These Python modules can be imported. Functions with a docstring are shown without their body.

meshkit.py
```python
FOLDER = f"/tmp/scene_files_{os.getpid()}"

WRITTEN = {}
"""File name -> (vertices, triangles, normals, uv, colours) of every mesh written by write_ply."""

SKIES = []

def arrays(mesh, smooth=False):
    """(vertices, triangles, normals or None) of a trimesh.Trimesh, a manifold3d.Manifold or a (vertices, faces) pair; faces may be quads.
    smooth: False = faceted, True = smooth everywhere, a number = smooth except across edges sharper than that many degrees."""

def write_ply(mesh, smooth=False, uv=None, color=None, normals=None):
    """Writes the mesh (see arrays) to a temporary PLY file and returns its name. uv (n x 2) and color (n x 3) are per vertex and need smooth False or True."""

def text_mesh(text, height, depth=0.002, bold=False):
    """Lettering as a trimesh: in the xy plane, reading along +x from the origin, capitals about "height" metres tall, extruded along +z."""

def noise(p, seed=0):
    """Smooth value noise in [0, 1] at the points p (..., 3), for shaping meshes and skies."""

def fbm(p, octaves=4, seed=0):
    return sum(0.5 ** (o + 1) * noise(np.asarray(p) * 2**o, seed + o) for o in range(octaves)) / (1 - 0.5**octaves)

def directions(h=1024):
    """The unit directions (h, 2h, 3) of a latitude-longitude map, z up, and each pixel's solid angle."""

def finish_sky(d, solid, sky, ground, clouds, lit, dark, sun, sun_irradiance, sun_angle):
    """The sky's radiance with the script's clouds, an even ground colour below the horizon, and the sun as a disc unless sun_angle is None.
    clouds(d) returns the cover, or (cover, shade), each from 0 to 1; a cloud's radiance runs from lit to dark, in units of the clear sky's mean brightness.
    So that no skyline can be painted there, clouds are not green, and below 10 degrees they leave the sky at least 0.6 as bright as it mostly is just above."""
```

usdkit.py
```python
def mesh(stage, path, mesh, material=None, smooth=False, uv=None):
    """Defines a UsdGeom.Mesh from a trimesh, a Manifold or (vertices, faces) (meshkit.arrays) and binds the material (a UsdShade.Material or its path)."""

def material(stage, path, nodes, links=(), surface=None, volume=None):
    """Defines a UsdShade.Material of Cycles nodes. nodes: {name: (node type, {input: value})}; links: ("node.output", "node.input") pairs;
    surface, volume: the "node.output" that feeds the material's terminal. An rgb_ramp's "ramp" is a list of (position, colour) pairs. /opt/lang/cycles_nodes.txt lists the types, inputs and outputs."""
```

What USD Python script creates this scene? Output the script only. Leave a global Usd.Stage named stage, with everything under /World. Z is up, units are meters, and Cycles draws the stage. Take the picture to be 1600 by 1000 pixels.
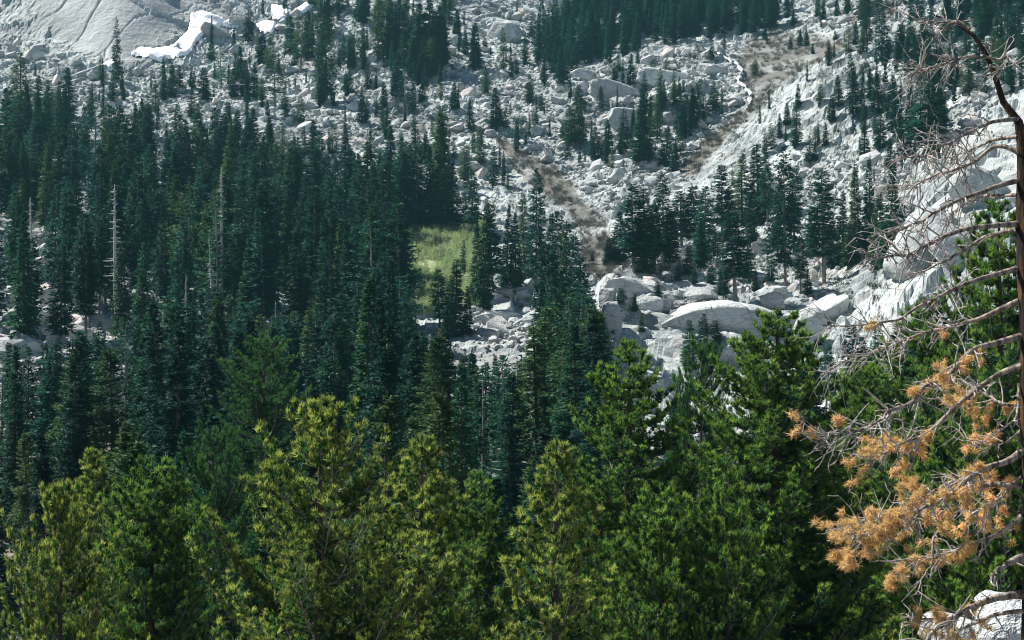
import math, random
import numpy as np
import trimesh
import usdkit, meshkit
from scipy.interpolate import RBFInterpolator
from scipy.spatial import cKDTree
import shapely
from pxr import Usd, UsdGeom, UsdLux, UsdShade, Gf, Sdf, Vt

# ------------------------------------------------------------------ camera, sky, sun
stage = Usd.Stage.CreateInMemory()
UsdGeom.Xform.Define(stage, '/World')
F = 2790.0                      # focal length in photograph pixels (1600 wide); level camera, eye at the origin
cam = UsdGeom.Camera.Define(stage, '/World/camera')
cam.CreateHorizontalApertureAttr(36.0)
cam.CreateFocalLengthAttr(36.0 * F / 1600.0)
cam.CreateClippingRangeAttr((0.1, 20000.0))
cam.AddRotateXOp().Set(90.0)
cam.CreateExposureAttr(1.25)

SUN = np.array([-0.89, 0.40, 0.0]); SUN /= np.linalg.norm(SUN)
SUN_EL = math.radians(53)
SUN = np.array([SUN[0] * math.cos(SUN_EL), SUN[1] * math.cos(SUN_EL), math.sin(SUN_EL)])
sky = UsdLux.DomeLight.Define(stage, '/World/sky')
sky.GetPrim().SetCustomDataByKey('kind', 'structure')
skymat = usdkit.material(stage, '/World/Looks/sky', {
    's': ('sky_texture', dict(sky_type='single_scattering', sun_disc=False, sun_elevation=SUN_EL,
                              sun_rotation=math.atan2(SUN[0], SUN[1]), altitude=2500.0)),
    'b': ('background_shader', dict(strength=0.05))}, [('s.color', 'b.color')], surface='b.background')
UsdShade.MaterialBindingAPI.Apply(sky.GetPrim()).Bind(skymat)
sun = UsdLux.DistantLight.Define(stage, '/World/sun')
sun.CreateNormalizeAttr(True); sun.CreateIntensityAttr(1.25); sun.CreateAngleAttr(0.5)
sun.CreateColorAttr(Gf.Vec3f(1.0, 0.975, 0.93))
rot = Gf.Rotation(Gf.Vec3d(0, 0, 1), Gf.Vec3d(*SUN))
sun.AddOrientOp().Set(Gf.Quatf(rot.GetQuat()))

HAZE_DENSITY = 0.000045

# ------------------------------------------------------------------ helpers
used_names = {}
def numbered(parent, name):
    k = (parent, name); n = used_names.get(k, -1) + 1; used_names[k] = n
    return name if n == 0 else f'{name}_{n:03d}'
def tag(p, label=None, cat=None, group=None, kind=None):
    p = p.GetPrim() if hasattr(p, 'GetPrim') else p
    for k, v in (('label', label), ('category', cat), ('group', group), ('kind', kind)):
        if v: p.SetCustomDataByKey(k, v)
    return p
def obj(name, mesh, mat, parent='/World', smooth=False):
    parent = str(parent)
    return usdkit.mesh(stage, f'{parent}/{numbered(parent, name)}', mesh, mat, smooth=smooth)
def thing(name, label, cat, loc=(0, 0, 0), rotz=0.0, scale=None, group=None, tilt=None):
    x = UsdGeom.Xform.Define(stage, '/World/' + numbered('/World', name))
    x.AddTranslateOp().Set(Gf.Vec3d(*map(float, loc)))
    if tilt: x.AddRotateXYZOp().Set(Gf.Vec3f(*tilt))
    else: x.AddRotateZOp().Set(float(rotz))
    if scale is not None: x.AddScaleOp().Set(Gf.Vec3f(*[float(s) for s in np.broadcast_to(scale, 3)]))
    tag(x, label, cat, group)
    return x
def copy_of(form, name, label, cat, loc, rotz=0.0, scale=None, group=None, tilt=None):
    x = thing(name, label, cat, loc, rotz, scale, group, tilt)
    x.GetPrim().GetReferences().AddInternalReference(form)
    x.GetPrim().SetInstanceable(True)
    return x
def instancer(name, forms, pos, idx, quat, scl, parent='/World'):
    pi = UsdGeom.PointInstancer.Define(stage, f'{parent}/{numbered(parent, name)}')
    pr = pi.GetPath()
    rel = pi.CreatePrototypesRel()
    for k, (m, mat) in enumerate(forms):
        p = usdkit.mesh(stage, f'{pr}/form_{k + 1:03d}', m, mat)
        rel.AddTarget(p.GetPath())
    pi.CreatePositionsAttr(Vt.Vec3fArray.FromNumpy(np.asarray(pos, np.float32)))
    pi.CreateProtoIndicesAttr(Vt.IntArray.FromNumpy(np.asarray(idx, np.int32)))
    pi.CreateScalesAttr(Vt.Vec3fArray.FromNumpy(np.asarray(scl, np.float32)))
    q = Vt.QuathArray([Gf.Quath(float(a), float(b), float(c), float(d)) for a, b, c, d in quat])
    pi.CreateOrientationsAttr(q)
    return pi
def rand_quat(rng, n, full=True):
    if full:
        q = rng.normal(size=(n, 4)); q /= np.linalg.norm(q, axis=1, keepdims=True); return q
    a = rng.uniform(0, 2 * np.pi, n)
    return np.stack([np.cos(a / 2), 0 * a, 0 * a, np.sin(a / 2)], 1)
def inside(poly, u, v):
    g = shapely.Polygon(poly).buffer(0); shapely.prepare(g)
    return np.asarray(shapely.contains_xy(g, np.ravel(u), np.ravel(v))).reshape(np.shape(u))
def tube(points, radii, sides=6, cap=True):
    p = np.asarray(points, float); r = np.broadcast_to(np.asarray(radii, float), (len(p),))
    t = np.gradient(p, axis=0); t /= np.linalg.norm(t, axis=1, keepdims=True) + 1e-12
    ref = np.array([0.31, 0.87, 0.2]) if abs(t[0] @ [0.31, 0.87, 0.2]) < 0.8 else np.array([0.9, -0.1, 0.3])
    a = np.cross(t, ref); a /= np.linalg.norm(a, axis=1, keepdims=True) + 1e-12
    b = np.cross(t, a)
    g = np.arange(sides) * 2 * np.pi / sides
    v = (p[:, None] + r[:, None, None] * (np.cos(g)[None, :, None] * a[:, None] + np.sin(g)[None, :, None] * b[:, None])).reshape(-1, 3)
    i, j = np.meshgrid(np.arange(len(p) - 1), np.arange(sides), indexing='ij')
    A, B = i * sides + j, i * sides + (j + 1) % sides
    q = np.stack([A, B, B + sides, A + sides], -1).reshape(-1, 4)
    f = np.vstack([q[:, [0, 1, 2]], q[:, [0, 2, 3]]])
    if cap:
        e = len(v); v = np.vstack([v, p[-1] + t[-1] * r[-1] * 0.6])
        k = (len(p) - 1) * sides + np.arange(sides)
        f = np.vstack([f, np.stack([k, (len(p) - 1) * sides + (np.arange(sides) + 1) % sides, np.full(sides, e)], 1)])
    return v, f
def merge(parts):
    vs, fs, n = [], [], 0
    for v, f in parts:
        vs.append(v); fs.append(np.asarray(f) + n); n += len(v)
    return np.vstack(vs), np.vstack(fs)
def fractal(p, octaves=4, seed=0): return meshkit.fbm(p, octaves, seed) * 2 - 1
def spline(pts, n):
    from scipy.interpolate import PchipInterpolator
    p = np.asarray(pts, float); d = np.r_[0, np.cumsum(np.linalg.norm(np.diff(p[:, :2], axis=0), axis=1))]
    return np.stack([PchipInterpolator(d, p[:, k])(np.linspace(0, d[-1], n)) for k in range(p.shape[1])], 1)
def px(u, v, Y): return np.array([(u - 800.0) / F * Y, Y, (500.0 - v) / F * Y])

# ------------------------------------------------------------------ materials
def L(n): return '/World/Looks/' + n
def rock_material(name, light, dark, brown, brown_amt=0.35, scale=1.0, masked=False):
    nodes = {
        'g': ('geometry', {}),
        'n1': ('noise_texture', dict(scale=0.03 * scale, detail=5.0, roughness=0.6)),
        'n2': ('noise_texture', dict(scale=0.45 * scale, detail=6.0, roughness=0.7)),
        'n3': ('noise_texture', dict(scale=0.09 * scale, detail=4.0, roughness=0.65)),
        'vo': ('voronoi_texture', dict(scale=0.28 * scale, feature='distance_to_edge', detail=1.0, roughness=0.6)),
        'wv': ('mapping', dict(scale=(0.6, 0.6, 2.2), rotation=(0.25, 0.3, 0.2))),
        'wn': ('noise_texture', dict(scale=0.12 * scale, detail=3.0)), 'ws': ('vector_math', dict(math_type='scale', scale=5.0)), 'wa': ('vector_math', dict(math_type='add')),
        'cr': ('rgb_ramp', dict(ramp=[(0.0, dark), (0.34, dark), (0.6, light), (1.0, tuple(min(0.72, c * 1.18) for c in light))])),
        'r1': ('rgb_ramp', dict(ramp=[(0.0, (0, 0, 0)), (0.52, (0, 0, 0)), (0.72, (1, 1, 1)), (1.0, (1, 1, 1))])),
        'm1': ('math', dict(math_type='multiply', value2=brown_amt)),
        'br': ('mix_color', dict(b=brown)),
        'ck': ('map_range', dict(from_min=0.0, from_max=0.03, to_min=0.3, to_max=1.0, clamp=True)),
        'ckm': ('mix_color', dict(blend_type='multiply', fac=0.25 if masked else 0.6)),
        'sp': ('rgb_ramp', dict(ramp=[(0.0, (0.45, 0.45, 0.45)), (0.36, (0.62, 0.62, 0.62)), (0.5, (1, 1, 1)), (1.0, (1, 1, 1))])),
        'spm': ('mix_color', dict(blend_type='multiply', fac=0.8)),
        'bh': ('math', dict(math_type='multiply_add', value2=0.8)),
        'bm': ('bump', dict(strength=0.9, distance=1.2 / scale)),
        'p': ('principled_bsdf', dict(roughness=0.85, specular_ior_level=0.25)),
    }
    links = [('g.position', 'n1.vector'), ('g.position', 'n2.vector'), ('g.position', 'n3.vector'), ('g.position', 'wv.vector'), ('g.position', 'wn.vector'), ('wn.color', 'ws.vector1'), ('wv.vector', 'wa.vector1'), ('ws.vector', 'wa.vector2'), ('wa.vector', 'vo.vector'),
             ('n1.fac', 'cr.fac'), ('n3.fac', 'r1.fac'), ('r1.color', 'm1.value1'), ('m1.value', 'br.fac'), ('cr.color', 'br.a'),
             ('vo.distance', 'ck.value'), ('br.result', 'ckm.a'), ('ck.result', 'ckm.b'),
             ('n2.fac', 'sp.fac'), ('ckm.result', 'spm.a'), ('sp.color', 'spm.b'),
             ('n2.fac', 'bh.value1'), ('n3.fac', 'bh.value3'), ('bh.value', 'bm.height'), ('bm.normal', 'p.normal')]
    if masked:
        nodes.update({'at': ('attribute', dict(attribute='ground_tint')), 'ag': ('attribute', dict(attribute='ground_soil')),
                      'sn': ('math', dict(math_type='multiply_add', value2=1.4, value3=-0.7)),
                      'sa': ('math', dict(math_type='add', use_clamp=True)), 'sg': ('math', dict(math_type='multiply', use_clamp=True)),
                      'sm': ('mix_color', {})})
        links += [('n2.fac', 'sn.value1'), ('sn.value', 'sa.value1'), ('ag.fac', 'sa.value2'), ('sa.value', 'sg.value1'), ('ag.fac', 'sg.value2'), ('sg.value', 'sm.fac'), ('spm.result', 'sm.a'), ('at.color', 'sm.b'), ('sm.result', 'p.base_color')]
    else:
        links += [('spm.result', 'p.base_color')]
    return usdkit.material(stage, L(name), nodes, links, surface='p.BSDF')
GRANITE = (0.40, 0.43, 0.415); GREY = (0.18, 0.20, 0.20); BROWN = (0.27, 0.22, 0.17)
M_ground = rock_material('mountain_ground', GRANITE, GREY, BROWN, 0.35, 1.0, masked=True)
M_rock = [rock_material('granite_pale', (0.40, 0.42, 0.405), (0.27, 0.285, 0.28), BROWN, 0.15, 1.3),
          rock_material('granite_grey', (0.36, 0.37, 0.365), (0.24, 0.25, 0.245), BROWN, 0.3, 1.5),
          rock_material('granite_warm', (0.50, 0.46, 0.42), (0.33, 0.31, 0.29), BROWN, 0.4, 1.2)]
M_slab = rock_material('granite_slab', (0.43, 0.45, 0.435), (0.23, 0.245, 0.245), BROWN, 0.25, 0.9)

def leaf_material(name, a, b, translucent=0.3, rough=0.6, hue=0.35):
    nodes = {'i': ('geometry', {}), 'o': ('object_info', {}),
             'r': ('mix_color', dict(a=a, b=b)),
             'h': ('math', dict(math_type='multiply_add', value2=0.7, value3=0.65)),
             'v': ('hsv', {}), 'hu': ('math', dict(math_type='multiply_add', value2=-0.012 if name.startswith(('dead', 'pine', 'bare')) else -0.06, value3=0.510 if name.startswith('dead') else 0.503 if name.startswith(('pine', 'bare')) else 0.528)),
             'd': ('principled_bsdf', dict(roughness=rough, specular_ior_level=0.12)), 't': ('translucent_bsdf', {}), 'm': ('mix_closure', dict(fac=translucent))}
    links = [('i.random_per_island', 'r.fac'), ('o.random', 'h.value1'), ('h.value', 'v.value'), ('o.random', 'hu.value1'), ('hu.value', 'v.hue'), ('r.result', 'v.color'),
             ('v.color', 'd.base_color'), ('v.color', 't.color'), ('d.BSDF', 'm.closure1'), ('t.BSDF', 'm.closure2')]
    return usdkit.material(stage, L(name), nodes, links, surface='m.closure')
def bark_material(name, a, b, scale=6.0):
    nodes = {'g': ('texture_coordinate', {}), 'mp': ('mapping', dict(scale=(1, 1, 0.22))), 'n': ('noise_texture', dict(scale=scale, detail=5.0, roughness=0.65)),
             'r': ('rgb_ramp', dict(ramp=[(0.0, a), (0.5, a), (0.68, b), (1.0, b)] if 'orange' in name else [(0.0, a), (0.4, a), (0.62, b), (1.0, b)])), 'bm': ('bump', dict(strength=0.8, distance=0.04)),
             'p': ('principled_bsdf', dict(roughness=0.9, specular_ior_level=0.2))}
    return usdkit.material(stage, L(name), nodes, [('g.object', 'mp.vector'), ('mp.vector', 'n.vector'), ('n.fac', 'r.fac'), ('n.fac', 'bm.height'), ('bm.normal', 'p.normal'), ('r.color', 'p.base_color')], surface='p.BSDF')
M_fir = [leaf_material('fir_needles_dark', (0.016, 0.066, 0.036), (0.055, 0.150, 0.078)),
         leaf_material('fir_needles_blue', (0.015, 0.072, 0.050), (0.050, 0.160, 0.100)),
         leaf_material('fir_needles_green', (0.038, 0.085, 0.028), (0.14, 0.20, 0.06)),
         leaf_material('fir_needles_deep', (0.011, 0.050, 0.030), (0.038, 0.120, 0.062))]
M_pine = [leaf_material('pine_needles_yellow', (0.120, 0.190, 0.040), (0.380, 0.390, 0.110), 0.45),
          leaf_material('pine_needles_green', (0.060, 0.150, 0.032), (0.190, 0.280, 0.060), 0.45),
          leaf_material('pine_needles_olive', (0.085, 0.155, 0.042), (0.250, 0.300, 0.085), 0.45),
          leaf_material('pine_needles_dark', (0.034, 0.095, 0.040), (0.090, 0.170, 0.062), 0.4)]
M_tip = leaf_material('pine_tips_yellow', (0.26, 0.32, 0.065), (0.60, 0.56, 0.18), 0.45)
M_tip_green = leaf_material('pine_tips_green', (0.15, 0.26, 0.045), (0.42, 0.47, 0.11), 0.45)
M_orange = leaf_material('dead_needles_orange', (0.66, 0.43, 0.19), (0.88, 0.71, 0.45), 0.4)
M_yellow = leaf_material('thicket_leaves', (0.28, 0.36, 0.17), (0.50, 0.54, 0.30), 0.4)
M_brush = leaf_material('bare_brush', (0.080, 0.074, 0.062), (0.170, 0.152, 0.128), 0.15)
M_shrub = leaf_material('low_shrub', (0.028, 0.052, 0.026), (0.075, 0.100, 0.046), 0.3)
M_bark = bark_material('bark_brown', (0.035, 0.026, 0.020), (0.105, 0.075, 0.055))
M_bark_pale = bark_material('bark_grey', (0.10, 0.088, 0.078), (0.22, 0.195, 0.17))
M_bark_red = bark_material('bark_orange', (0.014, 0.010, 0.008), (0.15, 0.066, 0.028), 9.0)
M_limb = bark_material('limb_bark', (0.07, 0.054, 0.044), (0.34, 0.28, 0.23), 20.0)
M_twig = bark_material('twig_grey', (0.20, 0.175, 0.155), (0.48, 0.44, 0.40), 25.0)
M_snag = bark_material('snag_wood', (0.22, 0.22, 0.205), (0.40, 0.395, 0.37), 4.0)
M_snow = usdkit.material(stage, L('snow'), {'n': ('noise_texture', dict(scale=0.5, detail=4.0)), 'g': ('geometry', {}), 'r': ('rgb_ramp', dict(ramp=[(0, (0.55, 0.55, 0.53)), (0.36, (0.70, 0.70, 0.69)), (0.52, (0.84, 0.84, 0.84)), (1, (0.88, 0.88, 0.87))])),
    'bm': ('bump', dict(strength=0.4, distance=0.5)), 'p': ('principled_bsdf', dict(roughness=0.6))}, [('g.position', 'n.vector'), ('n.fac', 'r.fac'), ('r.color', 'p.base_color'), ('n.fac', 'bm.height'), ('bm.normal', 'p.normal')], surface='p.BSDF')
M_foam = usdkit.material(stage, L('white_water'), {'n': ('noise_texture', dict(scale=0.8, detail=5.0)), 'g': ('geometry', {}), 'r': ('rgb_ramp', dict(ramp=[(0, (0.14, 0.16, 0.17)), (0.42, (0.30, 0.32, 0.33)), (0.6, (0.72, 0.73, 0.73)), (1, (0.8, 0.8, 0.8))])),
    'bm': ('bump', dict(strength=0.6, distance=0.4)), 'p': ('principled_bsdf', dict(roughness=0.35))}, [('g.position', 'n.vector'), ('n.fac', 'r.fac'), ('r.color', 'p.base_color'), ('n.fac', 'bm.height'), ('bm.normal', 'p.normal')], surface='p.BSDF')

# ------------------------------------------------------------------ terrain
# surveyed points: bearing u (photograph column), distance Y, and the row v at which the ground there shows
COLS = {
    -500: {330: 520, 400: 440, 480: 350, 600: 260, 740: 180, 880: 60, 960: -40, 1100: -260, 1400: -420},
    0:    {330: 548, 400: 472, 480: 395, 600: 312, 740: 222, 880: 112, 930: 50, 970: -20, 1100: -260, 1400: -380},
    110:  {330: 560, 400: 480, 480: 405, 600: 318, 740: 226, 870: 118, 905: 80, 935: 0, 975: -150, 1400: -420},
    200:  {330: 590, 400: 505, 500: 405, 600: 322, 740: 230, 860: 128, 892: 98, 915: 10, 945: -120, 1100: -300, 1400: -420},
    280:  {330: 597, 400: 515, 500: 412, 600: 330, 740: 232, 860: 128, 900: 86, 940: 20, 965: -70, 1100: -250, 1400: -400},
    400:  {330: 602, 400: 522, 500: 422, 600: 340, 740: 232, 870: 112, 940: 42, 1000: -42, 1150: -200, 1400: -330},
    600:  {330: 608, 420: 515, 500: 455, 590: 366, 680: 290, 770: 200, 870: 100, 980: 0, 1080: -90, 1400: -260},
    700:  {330: 610, 420: 528, 500: 472, 585: 363, 680: 292, 770: 202, 870: 102, 980: 5, 1080: -85, 1400: -250},
    800:  {330: 612, 420: 538, 452: 512, 490: 450, 590: 365, 680: 296, 770: 206, 870: 110, 980: 20, 1080: -70, 1400: -240},
    900:  {380: 620, 450: 510, 520: 435, 600: 388, 680: 310, 770: 216, 850: 140, 900: 110, 1000: 25, 1100: -60, 1400: -230},
    960:  {370: 650, 398: 570, 412: 495, 440: 450, 470: 430, 540: 402, 610: 372, 690: 282, 770: 200, 850: 110, 950: 62, 1050: -20, 1400: -220},
    1050: {370: 660, 393: 570, 410: 510, 425: 480, 450: 452, 490: 428, 560: 392, 640: 305, 700: 262, 755: 190, 785: 112, 850: 88, 950: 42, 1050: -40, 1400: -230},
    1150: {370: 640, 390: 585, 405: 522, 420: 488, 450: 464, 500: 432, 560: 382, 620: 300, 690: 236, 740: 192, 800: 132, 850: 92, 930: 50, 1050: -30, 1400: -230},
    1250: {370: 620, 390: 565, 410: 505, 425: 482, 455: 458, 500: 428, 540: 372, 580: 302, 640: 216, 690: 152, 715: 128, 800: 102, 880: 62, 980: 12, 1080: -60, 1400: -240},
    1330: {360: 600, 400: 512, 430: 472, 470: 432, 520: 372, 570: 290, 630: 190, 690: 98, 712: 86, 770: 80, 830: 60, 900: 22, 1000: -40, 1400: -260},
    1420: {330: 600, 360: 505, 400: 442, 450: 362, 520: 270, 600: 182, 700: 92, 800: 32, 900: -40, 1400: -300},
    1520: {300: 620, 340: 482, 370: 432, 420: 322, 480: 232, 560: 150, 650: 82, 760: 12, 850: -60, 1400: -320},
    1600: {300: 600, 340: 462, 370: 412, 420: 302, 480: 212, 560: 122, 650: 52, 760: -20, 1400: -340},
    2100: {300: 560, 340: 440, 420: 260, 560: 60, 760: -80, 1400: -400},
}
ctrl = [(u, Y, v) for u, c in COLS.items() for Y, v in c.items()]
for u in (-500, 0, 400, 800, 1150, 1330, 1600, 2100):
    r = max(0.0, (u - 1100) / 500.0)
    for Y, z in ((6, -4.5), (14, -9 + 3 * min(r, 1)), (30, -19 + 10 * min(r, 1)), (60, -26 + 12 * min(r, 1)), (100, -29 + 10 * min(r, 1)), (150, -29 + 6 * min(r, 1)), (200, -26 + 2 * min(r, 1)), (260, -20)):
        ctrl.append((u, Y, 500 - z * F / Y))
ctrl = np.array(ctrl, float)
def zz(v, Y): return (500 - v) / F * Y
rb = RBFInterpolator(np.stack([ctrl[:, 0] / 330.0, np.log(ctrl[:, 1]) * 7.0], 1), zz(ctrl[:, 2], ctrl[:, 1]), kernel='linear', smoothing=0.05, neighbors=40)

us = np.concatenate([np.linspace(-520, -90, 40)[:-1], np.linspace(-90, 1690, 680), np.linspace(1690, 2120, 40)[1:]])
Ys = np.concatenate([np.geomspace(5, 300, 110)[:-1], np.linspace(300, 640, 330)[:-1], np.linspace(640, 1010, 400)[:-1], np.geomspace(1010, 1500, 50)])
UU, YY = np.meshgrid(us, Ys, indexing='ij')
cu, cY = us[::4], Ys[::3]                                     # the smooth base on a coarser lattice
if cu[-1] != us[-1]: cu = np.r_[cu, us[-1]]
if cY[-1] != Ys[-1]: cY = np.r_[cY, Ys[-1]]
gu, gY = np.meshgrid(cu, cY, indexing='ij')
zc = rb(np.stack([gu.ravel() / 330.0, np.log(gY.ravel()) * 7.0], 1)).reshape(gu.shape)
from scipy.ndimage import gaussian_filter
from scipy.interpolate import RegularGridInterpolator, RectBivariateSpline
zc = gaussian_filter(zc, (1.6, 1.6))
Z0 = RectBivariateSpline(cu, cY, zc, kx=1, ky=1)(us, Ys)
XX = (UU - 800) / F * YY
V0 = 500 - F * Z0 / YY

BRUSH_A = [(1150, 90), (1180, 58), (1215, 46), (1290, 58), (1335, 76), (1260, 108), (1215, 140), (1180, 180), (1120, 235), (1085, 278), (1060, 268), (1095, 225), (1150, 178), (1168, 150)]
BRUSH_B = [(770, 212), (820, 236), (870, 262), (905, 300), (945, 345), (948, 385), (915, 370), (880, 322), (840, 300), (800, 262)]
BRUSH_C = [(905, 378), (945, 372), (985, 412), (965, 440), (925, 442), (908, 410)]
BRUSH_D = [(1325, 18), (1400, -5), (1400, 30), (1335, 52)]
MEADOW = [(600, 360), (752, 358), (748, 472), (650, 485), (620, 430)]
DOME = [(30, -200), (60, 20), (100, 62), (150, 92), (195, 100), (240, 72), (285, 45), (300, 0), (360, -60), (380, -200)]
LEDGE = [(935, 440), (1000, 430), (1100, 455), (1200, 452), (1340, 440), (1330, 500), (1280, 560), (1180, 640), (1040, 660), (940, 660)]
NOSE = [(1080, 300), (1200, 172), (1270, 110), (1340, 82), (1400, 100), (1440, 160), (1440, 225), (1330, 250), (1240, 240), (1160, 270)]
WALL = [(1405, 470), (1420, 330), (1500, 250), (1620, 170), (1800, 200), (1800, 480), (1500, 470)]
def soft(poly, feather=10):
    g = inside(poly, UU, V0).astype(np.float32)
    return np.clip(gaussian_filter(g, (feather / 2.6, feather / 1.6)), 0, 1)
mask = {k: soft(p) for k, p in dict(brush=BRUSH_A, brush_b=BRUSH_B, brush_c=BRUSH_C, brush_d=BRUSH_D, meadow=MEADOW, dome=DOME, ledge=LEDGE, nose=NOSE, wall=WALL).items()}
brush = np.clip(mask['brush'] + mask['brush_b'] + mask['brush_c'] + mask['brush_d'], 0, 1)
smooth_rock = np.clip(mask['dome'] + mask['ledge'] + mask['nose'] + mask['wall'], 0, 1)
calm = np.clip(brush + mask['meadow'], 0, 1)
far = np.clip((YY - 280) / 80, 0, 1)

def cells(x, y, size, seed, stretch=1.0, ang=0.0, tilt=0.35, jitter=0.45):
    """blocky relief: a plane of its own height and tilt in every cell of an irregular tiling"""
    rng = np.random.default_rng(seed)
    c, s = math.cos(ang), math.sin(ang)
    a, b = (x * c + y * s) / stretch / size, (-x * s + y * c) / size
    i0, i1, j0, j1 = int(a.min()) - 2, int(a.max()) + 3, int(b.min()) - 2, int(b.max()) + 3
    gi, gj = np.meshgrid(np.arange(i0, i1), np.arange(j0, j1), indexing='ij')
    pts = np.stack([gi.ravel() + rng.uniform(-jitter, jitter, gi.size), gj.ravel() + rng.uniform(-jitter, jitter, gi.size)], 1)
    h, tx, ty = rng.uniform(-1, 1, len(pts)), rng.normal(0, tilt, len(pts)), rng.normal(0, tilt, len(pts))
    q = np.stack([a.ravel(), b.ravel()], 1)
    d, k = cKDTree(pts).query(q, k=2)
    o = h[k[:, 0]] + tx[k[:, 0]] * (q[:, 0] - pts[k[:, 0], 0]) * 2 + ty[k[:, 0]] * (q[:, 1] - pts[k[:, 0], 1]) * 2
    return o.reshape(x.shape), (d[:, 1] - d[:, 0]).reshape(x.shape)
wx = XX + 5 * fractal(np.stack([XX / 18, YY / 18, 0 * XX], -1), 3, 3)
wy = YY + 5 * fractal(np.stack([XX / 18, YY / 18, 0 * XX], -1), 3, 9)
b1, e1 = cells(wx, wy, 11, 1); b2, e2 = cells(wx, wy, 4.2, 2); b3, e3 = cells(XX, YY, 1.9, 3)
s1, se1 = cells(wx, wy, 8, 4, 2.0, 0.35, 0.45); s2, se2 = cells(wx, wy, 3.4, 5, 2.2, 0.2, 0.45)
roll = fractal(np.stack([XX / 70, YY / 70, 0 * XX], -1), 4, 5)
talus = 1.5 * b1 + 1.15 * b2 + 0.55 * b3
slab = (1.7 - 0.7 * mask['ledge']) * s1 + (0.75 - 0.3 * mask['ledge']) * s2 - 0.5 * np.exp(-(se1 / 0.06) ** 2)
rib = np.clip(2.6 * fractal(np.stack([XX / 55, YY / 80, 0 * XX], -1), 3, 41) + 0.4, 0, 1) * (1 - calm)
rough = smooth_rock * (1 - 0.45 * mask['nose']) ; outcrop = soft([(850, 95), (1000, 75), (1140, 80), (1170, 170), (1090, 250), (1000, 280), (890, 240)], 24)
rough = np.maximum(rough, np.clip(0.85 * rib + 0.8 * outcrop, 0, 0.9))
lw = (YY + 0.22 * XX + 11 * fractal(np.stack([XX / 30, YY / 30, 0 * XX], -1), 3, 61)) / 13.0; lf = lw - np.floor(lw)
ledges = (np.clip(lf / 0.16, 0, 1) - lf) * (3.6 + 3.0 * fractal(np.stack([XX / 24, YY / 24, 0 * XX], -1), 2, 63))
rockz = talus * (0.85 + 0.9 * np.clip(fractal(np.stack([XX / 35, YY / 50, 0 * XX], -1), 2, 43), -0.5, 0.8)) * (1 - rough) + (slab + ledges * (1 - 0.6 * mask['wall']) * (1 - mask['dome'])) * rough
s9, se9 = cells(wx + 6 * roll, wy, 26, 14, 1.6, 0.9, 0.2)
domez = 0.5 * s1 * 0.3 + 0.8 * s9 - 2.6 * np.exp(-(se9 / 0.045) ** 2) * np.clip(0.6 + 1.6 * roll, 0, 1) + 2.0 * fractal(np.stack([XX / 22, YY / 14, 0 * XX], -1), 4, 15)
rockz = rockz * (1 - mask['dome']) + domez * mask['dome']
Z = Z0 + far * (roll * 3.2 * (1 - 0.6 * calm) + rockz * (1 - 0.85 * calm)) + (1 - far) * 0.8 * fractal(np.stack([XX / 8, YY / 8, 0 * XX], -1), 4, 8)
VV = 500 - F * Z / YY
tint = np.zeros(XX.shape + (3,), np.float32); tint[:] = (0.13, 0.105, 0.082)
w = brush[..., None]; tint = tint * (1 - w) + w * np.array((0.098, 0.094, 0.080), np.float32)
w = mask['meadow'][..., None]; tint = tint * (1 - w) + w * np.array((0.27, 0.30, 0.16), np.float32)
pink = soft([(610, 362), (660, 362), (650, 385), (620, 390)], 6)[..., None]; tint = tint * (1 - pink) + pink * np.array((0.26, 0.21, 0.19), np.float32)
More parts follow.
